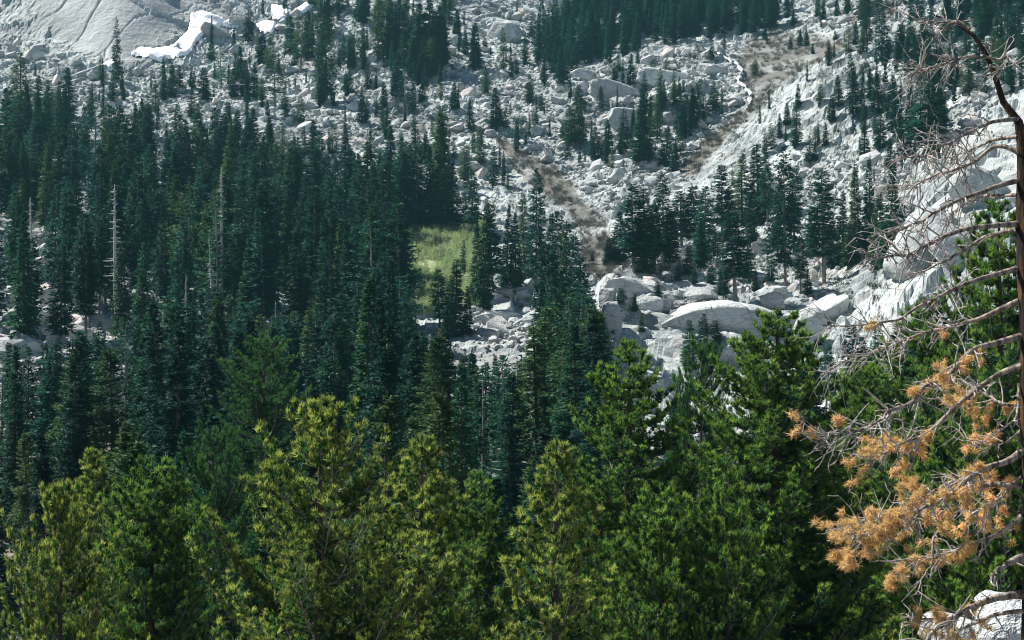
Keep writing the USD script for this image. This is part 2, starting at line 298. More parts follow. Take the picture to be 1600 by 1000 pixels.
w = mask['dome'][..., None]; tint = tint * (1 - w) + w * np.array((0.30, 0.31, 0.315), np.float32)
near_soil = np.clip(0.75 * mask['dome'] + (330 - YY) / 60, 0, 1)
forest_soil = 0.42 * soft([(-90, 420), (-90, 230), (400, 260), (700, 300), (720, 365), (600, 600), (-90, 640)], 20)
bench_soil = 0.45 * soft([(1000, 425), (1120, 380), (1250, 380), (1400, 370), (1400, 425), (1200, 440), (1050, 440)], 10)
soil = np.clip(0.75 * mask['dome'] + brush * (0.6 + 0.8 * np.clip(0.5 + 1.6 * fractal(np.stack([XX / 16, YY / 22, 0 * XX], -1), 3, 51), 0, 1)) + mask['meadow'] + near_soil * 0.75 + forest_soil + bench_soil + 0.12, 0, 1)

V = np.stack([XX, YY, Z], -1).reshape(-1, 3)
nu, nY = XX.shape
i, j = np.meshgrid(np.arange(nu - 1), np.arange(nY - 1), indexing='ij')
a = i * nY + j
q = np.stack([a, a + nY, a + nY + 1, a + 1], -1).reshape(-1, 4)
terr = obj('mountain_ground', (V, np.vstack([q[:, [0, 1, 2]], q[:, [0, 2, 3]]])), M_ground)
tag(terr, kind='structure')
pv = UsdGeom.PrimvarsAPI(terr)
pv.CreatePrimvar('ground_tint', Sdf.ValueTypeNames.Color3fArray, 'vertex').Set(Vt.Vec3fArray.FromNumpy(tint.reshape(-1, 3)))
pv.CreatePrimvar('ground_soil', Sdf.ValueTypeNames.FloatArray, 'vertex').Set(Vt.FloatArray.FromNumpy(soil.reshape(-1).astype(np.float32)))

_env = np.minimum.accumulate(VV[:, :], axis=1)                 # nearest ground that shows at a row
_start = np.searchsorted(Ys, 280.0)
def hit(u, v, start=None):
    """the nearest ground seen at photograph position (u, v): (X, Y, Z)"""
    s = _start if start is None else np.searchsorted(Ys, start)
    k = int(np.clip(np.searchsorted(us, u) - 1, 0, nu - 2)); t = (u - us[k]) / (us[k + 1] - us[k])
    prof = VV[k, s:] * (1 - t) + VV[k + 1, s:] * t
    below = np.nonzero(prof <= v)[0]
    m = below[0] if len(below) else len(prof) - 1
    if m == 0: Y = Ys[s]
    else:
        p0, p1 = prof[m - 1], prof[m]
        Y = Ys[s + m - 1] + (Ys[s + m] - Ys[s + m - 1]) * np.clip((p0 - v) / max(p0 - p1, 1e-6), 0, 1)
    return px(u, v, Y)
_zi = RegularGridInterpolator((us, Ys), Z, bounds_error=False, fill_value=None)
def ground(u, Y): return float(_zi((u, Y)))
def ground_px(u, Y): return np.array([(u - 800) / F * Y, Y, ground(u, Y)])

# ------------------------------------------------------------------ rocks
def boulder(seed, n=16, sx=1.0, sy=1.0, sz=0.8):
    rng = np.random.default_rng(seed)
    d = rng.normal(size=(n, 3)); d /= np.linalg.norm(d, axis=1, keepdims=True)
    d = np.sign(d) * np.abs(d) ** 0.75
    p = d * rng.uniform(0.85, 1.1, (n, 1)) * [sx, sy, sz]
    m = trimesh.convex.convex_hull(p)
    return np.array(m.vertices), np.array(m.faces)
def big_rock(seed, size, detail=4, rough=0.08, boxy=0.45):
    """a large joint-bounded block: rounded box with fractured faces"""
    rng = np.random.default_rng(seed)
    m = trimesh.creation.icosphere(detail)
    v = np.sign(m.vertices) * np.abs(m.vertices) ** boxy
    for _ in range(7):
        n = rng.normal(size=3); n /= np.linalg.norm(n); d = rng.uniform(0.78, 1.05)
        over = np.maximum(v @ n - d, 0); v = v - over[:, None] * n
    h = fractal(v * 1.6 + seed * 3.1, 4, seed); st = fractal(np.stack([v[:, 0] * 0.8, v[:, 1] * 0.8, v[:, 2] * 5 + v[:, 0]], 1) + seed, 2, seed + 3)
    v = v * (1 + rough * h + rough * 0.6 * np.round(st * 3) / 3)[:, None]
    return v * np.asarray(size) * 0.5, np.array(m.faces)

ORD = 'first second third fourth fifth sixth seventh eighth ninth tenth eleventh twelfth thirteenth fourteenth fifteenth sixteenth seventeenth eighteenth nineteenth twentieth'.split()
def place_word(k, n):
    if n == 1: return ''
    if k == 0: return 'leftmost'
    if k == n - 1: return 'rightmost'
    return (ORD[k] if k < 20 else f'{k + 1}th') + ' from left'
# scattered talus: the largest boulders are things, the rest one mass of stones
rng = np.random.default_rng(11)
TALUS = [[(-60, 20), (150, 110), (300, 100), (420, 40), (520, -10), (900, -10), (880, 60), (840, 130), (900, 110), (1000, 80), (1150, 70), (1170, 150), (1100, 240), (1040, 300), (940, 340), (860, 260), (780, 215), (800, 260), (700, 330), (500, 290), (300, 260), (-60, 260)],
         [(-40, 370), (110, 360), (130, 540), (330, 560), (330, 620), (-40, 590)],
         [(1000, 370), (1120, 320), (1180, 250), (1420, 235), (1420, 420), (1240, 420), (1000, 430)],
         [(1200, -10), (1450, -10), (1620, 100), (1480, 240), (1420, 240), (1420, 110), (1330, 78), (1250, 60)],
         [(725, 445), (835, 435), (840, 545), (745, 545)], [(930, 430), (1330, 430), (1330, 480), (940, 500)]]
stones = []
for poly, dens in zip(TALUS, (0.055, 0.05, 0.035, 0.03, 0.06, 0.02)):
    P = shapely.Polygon(poly); x0, y0, x1, y1 = P.bounds
    n = int(P.area * dens * 0.62)
    uv = rng.uniform((x0, y0), (x1, y1), (n * 3, 2)); uv = uv[inside(poly, uv[:, 0], uv[:, 1])][:n]
    for u, v in uv:
        if inside(BRUSH_A, u, v) or inside(BRUSH_B, u, v) or inside(DOME, u, v) or inside(MEADOW, u, v): continue
        if inside(NOSE, u, v) and rng.random() < 0.8: continue
        p = hit(u, v); s = 0.55 * (rng.pareto(2.3) + 0.8)
        stones.append((*p, min(s, 3.6), u, v))
stones = np.array(stones)
order = np.argsort(-stones[:, 3] / stones[:, 1])
ranked = order; taken = []; quota = {}
STONE_ZONES = [('below the snow patches', [(-80, 60), (420, 60), (420, 300), (-80, 300)]), ('under the left forest edge', [(-80, 300), (420, 300), (420, 640), (-80, 640)]),
               ('on the talus left of centre', [(420, -60), (620, -60), (620, 360), (420, 360)]), ('on the central talus slope', [(620, -60), (790, -60), (790, 360), (620, 360)]),
               ('on the slope above the meadow stand', [(420, 200), (900, 200), (900, 440), (420, 440)]), ('below the upper wood', [(790, -60), (960, -60), (960, 200), (790, 200)]),
               ('on the outcrop below the upper wood', [(960, -60), (1190, -60), (1190, 300), (960, 300)]), ('above the brown brush slope', [(790, 200), (1100, 200), (1100, 400), (790, 400)]),
               ('on the rocky nose', [(1100, 80), (1440, 80), (1440, 300), (1100, 300)]), ('on the slope at upper right', [(1190, -60), (1700, -60), (1700, 300), (1190, 300)]),
               ('on the tree-dotted bench', [(980, 280), (1450, 280), (1450, 440), (980, 440)]), ('around the pale ledge', [(700, 400), (1450, 400), (1450, 700), (700, 700)])]
zoned = {}
for k in order[:3000]:
    u, v = stones[k, 4:]
    if not (0 < u < 1600 and -5 < v < 640): continue
    z = next((n for n, p in STONE_ZONES if inside(p, u, v)), None)
    if z and len(zoned.setdefault(z, [])) < (6 if 'forest' in z else 18): zoned[z].append(k)
picked = {k for ks in zoned.values() for k in ks}
rest = stones[[k for k in range(len(stones)) if k not in picked]]
forms = [(boulder(20 + k, 15 + k % 4, 1.0, 0.85 + 0.1 * (k % 3), 0.62 + 0.1 * (k % 2)), M_rock[(0, 0, 1, 2, 0, 1)[k]]) for k in range(6)]
q = rand_quat(rng, len(rest)); q = np.stack([np.ones(len(rest)), 0.25 * q[:, 1], 0.25 * q[:, 2], 1.6 * q[:, 3]], 1); q /= np.linalg.norm(q, axis=1, keepdims=True)
sc = rest[:, 3:4] * rng.uniform(0.75, 1.3, (len(rest), 3))
pi = instancer('talus_stones', forms, rest[:, :3] + np.c_[0 * rest[:, 0], 0 * rest[:, 0], 0.15 * rest[:, 3]], rng.integers(0, 6, len(rest)), q, sc)
tag(pi, 'mass of broken pale granite stones covering the open slopes', 'stones', kind='stuff')
for z, ks in zoned.items():
    for n_, k in enumerate(sorted(ks, key=lambda k: stones[k, 4])):
        c = int(rng.integers(0, 6)); s = stones[k, 3] * rng.uniform(0.8, 1.25, 3)
        lab = f'{place_word(n_, len(ks))} large {("pale", "pale", "grey", "warm grey", "pale", "grey")[c]} angular boulder {z}'
        x = thing('boulder', lab, 'boulder', stones[k, :3] + [0, 0, 0.1 * s[2]], group=f'boulders {z}', tilt=(rng.uniform(-25, 25), rng.uniform(-25, 25), rng.uniform(0, 360)), scale=s)
        usdkit.mesh(stage, f'{x.GetPath()}/rock', forms[c][0], forms[c][1])

# named slabs and blocks: (column, foot row, width px, height px, depth m, yaw, roll, material, label)
BLOCKS = [
    (985, 462, 84, 26, 9, 8, 14, M_slab, 'angular pale block capping the left end of the ledge'),
    (948, 492, 26, 40, 6, -6, 4, M_slab, 'upright pale block left of the dark hollow on the ledge'),
    (1012, 492, 44, 30, 7, 10, 10, M_slab, 'pale block right of the dark hollow on the ledge'),
    (1110, 458, 50, 16, 7, 14, -4, M_slab, 'flat pale block on the bench above the long undercut slab'),
    (1062, 452, 44, 14, 6, -12, 6, M_rock[0], 'thin pale plate of rock on the bench behind the ledge'),
    (1205, 462, 46, 14, 6, 22, -6, M_rock[0], 'thin pale plate on the bench right of the flat block'),
    (1020, 446, 30, 12, 5, 30, 8, M_rock[2], 'small warm block behind the ledge beside the brown brush'),
    (1150, 566, 74, 38, 6, 20, 10, M_rock[1], 'grey block below the dark undercut of the ledge'),
    (955, 535, 34, 60, 4, 0, 4, M_rock[1], 'grey upright rock left of the ledge front'),
    (1262, 550, 44, 66, 5, 10, 20, M_slab, 'pale rock wedge between pines at the ledge right end'),
    (1440, 440, 70, 110, 12, 16, 30, M_slab, 'tall bright leaning slab behind the dying pine'),
    (1492, 420, 100, 60, 14, 10, 24, M_slab, 'large bright slab behind the dying pine branches'),
    (1530, 330, 110, 60, 14, 10, 22, M_slab, 'upper bright slab behind the dying pine trunk'),
    (1370, 340, 40, 30, 5, 0, 10, M_rock[1], 'grey block beside the bench firs'),
    (1192, 330, 50, 46, 6, 20, 16, M_slab, 'pale pinkish block between the bench firs'),
    (800, 470, 64, 24, 6, 6, 4, M_slab, 'flat pale slab under the trees right of the meadow'),
    (792, 505, 70, 20, 5, -8, 6, M_slab, 'lower pale slab under the trees right of the meadow'),
    (762, 530, 36, 16, 4, -8, 6, M_rock[2], 'small pale slab left of the flat slabs'),
    (960, 160, 80, 30, 9, 6, 18, M_rock[1], 'rounded grey-streaked slab on the central outcrop'),
    (1035, 140, 80, 30, 8, -8, 10, M_slab, 'upper pale block of the central outcrop'),
    (975, 205, 50, 34, 6, 12, 4, M_rock[0], 'lower pale block of the central outcrop'),
    (915, 130, 60, 20, 6, 0, 12, M_slab, 'flat pale block at the outcrop left end'),
    (1112, 118, 50, 16, 8, 20, 8, M_rock[0], 'pale slab beside the white stream'),
    (790, 70, 50, 36, 8, 0, 30, M_slab, 'smooth pale slab high on the central slope'),
    (880, 25, 60, 26, 9, 0, 20, M_slab, 'smooth pale slab left of the upper wood'),
    (1290, 12, 50, 14, 6, 0, 16, M_slab, 'pale slab high above the brown brush gully'),
    (335, 63, 44, 24, 7, 6, 18, M_rock[1], 'grey block beside the largest snow patch'),
    (375, 45, 34, 22, 7, 6, 14, M_rock[1], 'grey block right of the largest snow patch'),
    (5, 190, 24, 22, 6, 6, 8, M_slab, 'pale block at the left edge above the forest'),
    (140, 120, 60, 12, 4, 20, -22, M_rock[0], 'long thin pale block at the foot of the dome'),
]
for k, (u, v, w, h, d, yaw, roll_, mat, lab) in enumerate(BLOCKS):
    p = hit(u, v - 0.25 * h); s = p[1] / F
    m = big_rock(100 + k, (w * s, d, h * s * 1.15))
    p = px(u, v - 0.5 * h, p[1] + d * 0.15)
    x = thing('rock_slab', lab, 'rock slab', p, tilt=(6, roll_, yaw))
    usdkit.mesh(stage, f'{x.GetPath()}/rock', m, mat, smooth=22)

def shelf(stations, label, seed, back=20, n=110):
    """an overhanging ledge: at each station (column, row of the lip, row of the foot, distance, rise of the top towards the back)"""
    S = spline(np.array(stations, float), n); rings = []
    for u, vl, vf, Y, rise in S:
        lip, foot = px(u, vl, Y), px(u, vf, Y + 1.5); h = lip[2] - foot[2]
        prof = [lip + [0, back, rise + 0.5], lip + [0, back * 0.6, rise * 0.8], lip + [0, back * 0.3, rise * 0.5], lip + [0, 2.5, rise * 0.12], lip + [0, 0.7, 0], lip + [0, 0.0, -0.12 * h], lip + [0, 0.25, -0.35 * h], lip + [0, 0.3, -0.6 * h], lip + [0, 0.9, -0.85 * h], foot, foot + [0, 4, 0.4], foot + [0, 12, 0.6]]
        fine = []
        for a_, b_ in zip(prof[:-1], prof[1:]): fine += [a_, (a_ + b_) / 2]
        rings.append(fine + [prof[-1]])
    G = np.array(rings); n0, n1 = G.shape[:2]; q_ = G.reshape(-1, 3)
    d = 0.8 * fractal(q_ / 4.5 + seed, 5, seed) + 0.5 * np.round(2 * fractal(np.c_[q_[:, 0] / 9, q_[:, 1] / 9, q_[:, 2] / 2.5] + seed, 2, seed)) / 2
    jt = np.abs(((q_[:, 0] + 0.5 * q_[:, 2] + 2.5 * fractal(q_ / 5, 2, seed)) / 8.5) % 1 - 0.5); d -= 0.9 * np.exp(-(jt / 0.03) ** 2)
    q_ = q_ + d[:, None] * np.array([0.2, -0.55, 0.35])
    ii, jj = np.meshgrid(np.arange(n0 - 1), np.arange(n1 - 1), indexing='ij'); a_ = ii * n1 + jj
    qd = np.stack([a_, a_ + 1, a_ + n1 + 1, a_ + n1], -1).reshape(-1, 4)
    f = np.vstack([qd[:, [0, 1, 2]], qd[:, [0, 2, 3]]])
    x = thing('rock_slab', label, 'rock slab'); usdkit.mesh(stage, f'{x.GetPath()}/rock', (q_, f), M_slab, smooth=30)
shelf([(1034, 506, 514, 409, 0.25), (1060, 492, 516, 407, 0.75), (1100, 480, 516, 405, 0.88), (1150, 476, 517, 404, 0.88), (1195, 482, 516, 404, 0.62), (1240, 494, 514, 405, 0.62), (1280, 486, 506, 406, 0.75), (1312, 470, 498, 407, 0.75), (1326, 462, 486, 410, 0.38)], 'long overhanging pale slab with a dark undercut along the ledge', 5)
shelf([(1110, 532, 552, 398, 0.5), (1140, 522, 560, 396, 0.75), (1172, 530, 556, 396, 0.5), (1190, 548, 562, 397, 0.25)], 'grey wedge of slab under the long overhang', 7, 12, 50)
shelf([(1000, 588, 604, 390, 0.5), (1030, 580, 606, 388, 0.75), (1062, 592, 612, 388, 0.5), (1078, 604, 618, 389, 0.25)], 'sloping bright slab low on the ledge front', 8, 10, 50)
shelf([(992, 540, 556, 398, 0.5), (1020, 530, 552, 397, 0.5), (1052, 536, 560, 396, 0.5), (1084, 552, 566, 397, 0.25)], 'bright fractured slab in the middle of the ledge front', 9, 10, 50)

# the bare granite dome reads as part of the mountain; snow lies at its foot
SNOW = [('long white snow patch lying at the foot of the granite dome', [(206, 86), (220, 77), (240, 80), (270, 75), (286, 60), (297, 48), (300, 25), (316, 20), (336, 27), (352, 34), (342, 42), (326, 47), (312, 58), (294, 84), (276, 88), (250, 96), (230, 88)]),
        ('small wedge of snow left of the long snow patch', [(149, 114), (165, 101), (180, 95), (181, 104), (166, 113)]),
        ('narrow snow strip right of the long snow patch', [(348, 40), (376, 25), (380, 38), (366, 44)]),
        ('ragged snow patch above the dark pines', [(424, 10), (440, 12), (456, 20), (442, 31), (428, 28)]),
        ('thin diagonal streak of snow highest among the patches', [(454, 24), (484, 3), (491, 8), (466, 27)]),
        ('low snow patch beside the clump of pines', [(400, 42), (412, 36), (431, 38), (426, 50), (412, 51)])]
for lab, poly in SNOW:
    P = shapely.Polygon(poly).buffer(2.5).buffer(-1.5); x0, y0, x1, y1 = P.bounds
    gu, gv = np.meshgrid(np.arange(x0 - 2, x1 + 3, 1.6), np.arange(y0 - 2, y1 + 3, 1.2), indexing='ij')
    pts = np.array([hit(a_, b_) for a_, b_ in zip(gu.ravel(), gv.ravel())]).reshape(gu.shape + (3,))
    dist = np.array([P.boundary.distance(shapely.Point(a_, b_)) * (1 if P.contains(shapely.Point(a_, b_)) else -1) for a_, b_ in zip(gu.ravel(), gv.ravel())]).reshape(gu.shape)
    dist += 1.2 * fractal(np.stack([gu / 4, gv / 4, 0 * gu], -1), 3, 4)
    pts = np.stack([gaussian_filter(pts[..., k_], 2.4) for k_ in range(3)], -1)
    pts[..., 2] += np.clip(0.9 + 0.45 * dist, -1.0, 1.5); pts[..., 1] -= np.clip(0.6 + 0.2 * dist, -0.6, 1.0)
    n0, n1 = gu.shape; ii, jj = np.meshgrid(np.arange(n0 - 1), np.arange(n1 - 1), indexing='ij'); a_ = ii * n1 + jj
    qd = np.stack([a_, a_ + 1, a_ + n1 + 1, a_ + n1], -1).reshape(-1, 4)
    keep = (dist.ravel()[qd] > -2.0).all(1)
    qd = qd[keep]; ids, inv = np.unique(qd, return_inverse=True); qd = inv.reshape(qd.shape)
    m = obj('snow_patch', (pts.reshape(-1, 3)[ids], np.vstack([qd[:, [0, 2, 1]], qd[:, [0, 3, 2]]])), M_snow, smooth=True)
    tag(m, lab, 'snow patch')

# white stream tumbling down the gully
path = np.array([(1122, 86, 5), (1140, 98, 7), (1152, 104, 8), (1158, 116, 8), (1153, 128, 9), (1164, 140, 8), (1172, 152, 10), (1171, 164, 8), (1166, 174, 5)], float)
path = spline(path, 40); rows = []
for k_, (u, v, w) in enumerate(path):
    p = hit(u, v); s = p[1] / F
    for t in np.linspace(-1, 1, 7):
        rows.append(p + [t * w * 0.38 * (0.75 + 0.5 * math.sin(2.3 * k_)) * s + 0.5 * math.sin(k_ * 1.3 + t), -0.8, 0.9 + 0.5 * (1 - t * t) + 0.35 * math.sin(3.1 * k_ + 5 * t)])
rows = np.array(rows); ii, jj = np.meshgrid(np.arange(39), np.arange(6), indexing='ij'); a_ = ii * 7 + jj
qd = np.stack([a_, a_ + 7, a_ + 8, a_ + 1], -1).reshape(-1, 4)
tag(obj('stream', (rows, np.vstack([qd[:, [0, 1, 2]], qd[:, [0, 2, 3]]])), M_foam, smooth=True), kind='structure')
# ------------------------------------------------------------------ vegetation forms
def leaf_tris(base, direc, size, width, rng, flat=0.6):
    """pointed sprays: one thin triangle each, its plane tilted at random"""
    n = len(base)
    d = direc / (np.linalg.norm(direc, axis=1, keepdims=True) + 1e-9)
    up = np.array([0, 0, 1.0]) + rng.normal(0, flat, (n, 3))
    s = np.cross(d, up); s /= np.linalg.norm(s, axis=1, keepdims=True) + 1e-9
    size = np.broadcast_to(size, n)[:, None]; width = np.broadcast_to(width, n)[:, None]
    v = np.stack([base + s * width * 0.5, base - s * width * 0.5, base + d * size], 1).reshape(-1, 3)
    return v, np.arange(3 * n).reshape(-1, 3)
def fir_meshes(seed, R=0.11, start=0.08, whorl=0.019, boughs=7, sprays=16, droop=0.35, ragged=0.3, taper=0.85, fine=1.0, top=1.0, lump=0.0):
    """a conifer of unit height: (trunk, crown). R crown radius, start of the crown, spacing of whorls"""
    rng = np.random.default_rng(seed)
    zs = np.linspace(0, 1, 9); lean = np.c_[0.006 * np.sin(zs * 3 + seed), 0.006 * np.cos(zs * 2 + seed), zs]
    trunk = tube(lean, 0.013 * (1 - zs) ** 0.8 + 0.0012, 6)
    B, D, S = [], [], []
    z = start
    while z < 0.995:
        t = (z - start) / (1 - start)
        prof = (1 - t) ** taper * min(1.0, 0.55 + 2.6 * t) * R
        prof *= 1 + lump * math.sin(t * 23 + seed) * (1 - t)
        gap = rng.random() < ragged * 0.35
        for k in range(max(3, int(boughs * (0.55 + 0.45 * (1 - t))))):
            if gap and rng.random() < 0.6: continue
            az = rng.uniform(0, 2 * np.pi); Ln = (prof * rng.uniform(1 - ragged, 1 + ragged * 0.6) + 0.006)
            n = max(3, int(sprays * (0.35 + Ln / R)))
            tt = rng.uniform(0.12, 1.0, n) ** 0.8
            rd = np.array([math.cos(az), math.sin(az), 0]); sd = np.array([-math.sin(az), math.cos(az), 0])
            lat = rng.normal(0, 0.22, n) * Ln * np.sin(np.pi * np.clip(tt, 0.1, 0.92))
            dz = (0.35 * (t - 0.35) * tt - droop * tt * tt * (1 - 0.8 * t) + 0.12 * tt ** 4) * Ln + rng.normal(0, 0.05, n) * Ln
            b = np.outer(Ln * tt, rd) + np.outer(lat, sd); b[:, 2] = z + dz
            d = np.outer(np.ones(n), rd) + np.outer(np.sign(lat) * 0.8, sd) + rng.normal(0, 0.35, (n, 3)); d[:, 2] += -0.35 + 0.5 * t
            B.append(b); D.append(d); S.append(fine * rng.uniform(0.014, 0.026, n) * (0.7 + 0.5 * (1 - t)))
        z += whorl * rng.uniform(0.7, 1.3) * (1 - 0.45 * t)
    B, D, S = np.vstack(B), np.vstack(D), np.concatenate(S)
    crown = leaf_tris(B, D, S * 1.25, S * 0.72, rng)
    tip = leaf_tris(np.array([[0, 0, 0.97]] * 4) + lean[-1] * [1, 1, 0], np.array([[0.05, 0, 1], [-0.05, 0.03, 1], [0, -0.05, 1], [0.02, 0.05, 1.0]]), 0.04, 0.008, rng)
    return trunk, merge([crown, tip])
forms_root = stage.CreateClassPrim('/World/tree_forms')
def form(name): 
    x = UsdGeom.Xform.Define(stage, f'/World/tree_forms/{name}'); return x.GetPath()
SPEC = []           # (path, kind, meshes)
def fir_form(name, mats, bark, **kw):
    t, c = fir_meshes(**kw); p = form(name)
    usdkit.mesh(stage, f'{p}/trunk', t, bark, smooth=True); usdkit.mesh(stage, f'{p}/crown', c, mats)
    return p, (t, c)
# mid-distance forest firs
FIRS = [fir_form(f'forest_fir_{k + 1:03d}', M_fir[k % 4], (M_bark, M_bark_pale)[k % 2], seed=50 + k, R=(0.105, 0.125, 0.095, 0.14, 0.115, 0.10, 0.13, 0.11)[k], start=(0.08, 0.14, 0.04, 0.2, 0.06, 0.24, 0.1, 0.3)[k],
                 whorl=0.0165, boughs=8, sprays=17, droop=(0.45, 0.3, 0.5, 0.35, 0.4, 0.3, 0.5, 0.25)[k], ragged=(0.45, 0.6, 0.35, 0.65, 0.5, 0.65, 0.45, 0.7)[k], taper=(0.8, 0.55, 0.7, 0.55, 0.9, 0.5, 0.68, 0.45)[k], lump=(0.1, 0.2, 0.08, 0.25, 0.1, 0.25, 0.15, 0.3)[k]) for k in range(8)]
FINES = [fir_form(f'valley_fir_{k + 1:03d}', M_fir[(0, 2, 3)[k]], M_bark, seed=70 + k, R=(0.12, 0.14, 0.11)[k], start=0.1, whorl=0.0125, boughs=9, sprays=38, droop=(0.4, 0.25, 0.45)[k], ragged=0.6, taper=(0.75, 0.6, 0.8)[k], lump=0.2, fine=0.58) for k in range(3)]
# slender firs of the upper slopes
SLIMS = [fir_form(f'slope_fir_{k + 1:03d}', M_fir[(1, 3, 0, 1, 2, 1)[k]], M_bark, seed=80 + k, R=(0.10, 0.13, 0.085, 0.115, 0.15, 0.07)[k], start=(0.05, 0.08, 0.04, 0.1, 0.12, 0.03)[k],
                  whorl=0.020, boughs=8, sprays=14, droop=0.3, ragged=(0.3, 0.5, 0.3, 0.45, 0.5, 0.4)[k], taper=(0.85, 0.65, 0.8, 0.7, 0.55, 0.8)[k]) for k in range(6)]
# broad irregular pines of the slopes
BROADS = [fir_form(f'slope_pine_{k + 1:03d}', M_fir[(0, 1, 2)[k]], M_bark_pale, seed=95 + k, R=(0.20, 0.24, 0.17)[k], start=(0.22, 0.15, 0.3)[k], whorl=0.04, boughs=7, sprays=20, droop=-0.1, ragged=0.65, taper=0.45, lump=0.35) for k in range(3)]
def snag_meshes(seed, nb=34):
    rng = np.random.default_rng(seed)
    zs = np.linspace(0, 1, 10); parts = []
    trunk = tube(np.c_[0.008 * np.sin(4 * zs + seed), 0.005 * np.cos(3 * zs), zs], 0.017 * (1 - 0.8 * zs), 6)
    for k in range(nb):
        z = rng.uniform(0.3, 0.97); az = rng.uniform(0, 6.28); Ln = rng.uniform(0.03, 0.12) * (1.15 - z)
        t = np.linspace(0, 1, 4); parts.append(tube(np.c_[Ln * t * math.cos(az), Ln * t * math.sin(az), z - 0.35 * Ln * t + 0.25 * Ln * t ** 2], 0.0052 * (1 - 0.7 * t), 4))
    return trunk, merge(parts)
SNAGS = []
for k in range(3):
    t, b = snag_meshes(300 + k, 90); p = form(f'dead_snag_{k + 1:03d}')
    usdkit.mesh(stage, f'{p}/trunk', t, M_snag, smooth=True); usdkit.mesh(stage, f'{p}/bare_branches', b, M_snag)
    SNAGS.append(p)

trees = []          # (u, v_top, base xyz, height, form path, kind, width factor)
def plant(u, v_top, v_base=None, Y=None, w=None, kind='fir', rng=np.random.default_rng(5), form_=None):
    b = hit(u, v_base) if Y is None else ground_px(u, Y)
    h = (500 - v_top) / F * b[1] - b[2]
    if h < 1.5: return
    if kind == 'fir' and b[1] < 200: kind = 'fine'
    if kind == 'fir': pool = FIRS
    elif kind == 'fine': pool = FINES
    elif kind == 'slim': pool = SLIMS
    elif kind == 'broad': pool = BROADS
    else: pool = [(s, None) for s in SNAGS]
    k = int(rng.integers(0, len(pool))) if form_ is None else form_
    path = pool[k][0]
    R = {'fir': (0.105, 0.125, 0.095, 0.14, 0.115, 0.10, 0.13, 0.11), 'fine': (0.12, 0.14, 0.11), 'slim': (0.10, 0.13, 0.085, 0.115, 0.15, 0.07), 'broad': (0.20, 0.24, 0.17)}.get(kind, (0.08,) * 3)[k]
    f = 1.0 if w is None else float(np.clip(w * b[1] / F * 0.5 / (R * h * 0.9), 0.45, 2.2))
    if w is None: f = rng.uniform(0.85, 1.25)
    kind = 'fir' if kind == 'fine' else kind
    trees.append(dict(u=u, vt=v_top, b=b - [0, 0, 0.02 * h], h=h * 1.02, form=path, kind=kind, f=f, vb=500 - F * b[2] / b[1]))
# trees that can be told apart on the open slopes: column, top row, foot row, width
SLOPE = '''183 30 128 10 s;32 85 175 22 s;108 108 185 14;175 118 160 10;193 138 156 8;243 128 176 10;258 88 150 15 b;268 100 152 10;280 104 142 10;318 108 160 14;346 72 138 22 b;375 75 122 14;388 12 66 12;383 96 150 12;398 100 152 12;
410 50 102 14;422 55 112 12;430 98 164 22 b;455 28 82 20;470 24 114 22 b;482 20 92 18;504 0 164 13;507 -25 62 22;530 -20 18 28;553 38 98 26 b;567 -30 36 12;540 114 142 12;545 110 152 12;522 148 166 8;418 160 184 11;560 -10 30 18;590 0 56 16;600 -6 100 20;615 0 96 18;625 10 78 20;640 30 72 14;655 8 110 26;668 0 112 26;680 20 108 20;690 12 104 16;620 84 152 20;632 110 168 22 b;655 95 132 18;660 130 160 10;672 60 122 18;645 60 120 20;714 18 64 13;727 50 84 12;742 38 108 24;757 60 80 10;788 45 112 9;775 140 202 18;790 170 200 12;690 168 240 20;605 170 216 14;565 155 193 12;475 200 252 10;490 190 252 14;460 222 252 12;650 200 252 16;665 208 252 18;580 214 250 12;610 200 254 12;
827 120 157 10;810 168 226 24 b;900 164 228 26;888 172 222 18;1000 158 252 18;1012 172 250 16;1070 150 216 20;1062 165 210 16;1085 140 200 14;985 88 134 12;905 134 170 10;845 150 172 8;975 170 240 14;950 190 246 16;930 200 250 14;1100 150 190 14;1115 130 175 12;1040 200 262 16;1055 225 268 14;960 100 130 9;1020 95 125 8;
1334 84 184 13;1383 104 130 8;1310 120 166 13;1282 134 160 10;1230 164 196 12;1243 158 232 11;1247 134 168 10;1360 110 154 15;1372 118 178 16;1325 45 84 10;1337 36 70 10;1355 28 70 16;1380 4 102 15;1405 40 96 12;1235 60 77 8;1250 50 72 9;1260 48 72 9;1305 50 64 8;1400 150 212 24;1422 138 202 22;1452 100 236 36;1438 130 225 26;1470 140 240 24;1420 58 112 18;1440 28 102 22;1205 -14 46 14;1325 -5 22 12;1350 -22 30 16;1480 -10 52 18;1500 -6 56 18;1540 -8 62 20;1350 198 244 20;1390 218 262 18;1560 20 90 22;1585 10 85 22;1530 40 110 20;1465 60 120 20;1490 80 140 20;1515 90 150 18;1290 195 228 12;1275 200 230 10;1265 215 255 12;1412 190 250 16;1375 180 235 14;
1180 95 118 8;1195 40 62 8;1240 20 42 8;1285 10 34 8;1310 10 30 8;1270 70 84 7;1345 60 84 8;1390 60 90 9;1218 180 215 9;1205 195 232 10;1300 150 190 9;1395 120 165 10;820 60 100 9;805 85 118 8;850 90 130 8;
355 160 250 16;395 172 255 15;335 170 250 14;300 140 190 10;230 150 220 12;140 140 200 11;75 128 230 18;10 140 250 20;60 120 200 12;420 185 250 14;440 195 255 15;520 190 245 12;540 205 262 14;725 225 285 12;750 200 262 13;770 230 290 11;700 240 292 12;740 60 96 9;710 130 170 9;735 160 205 9;760 110 148 8;600 130 170 9;575 100 140 9;500 120 165 9;470 150 195 9;445 140 180 9;410 120 160 9;365 110 152 9;330 60 96 8;300 108 138 8'''
srng = np.random.default_rng(21)
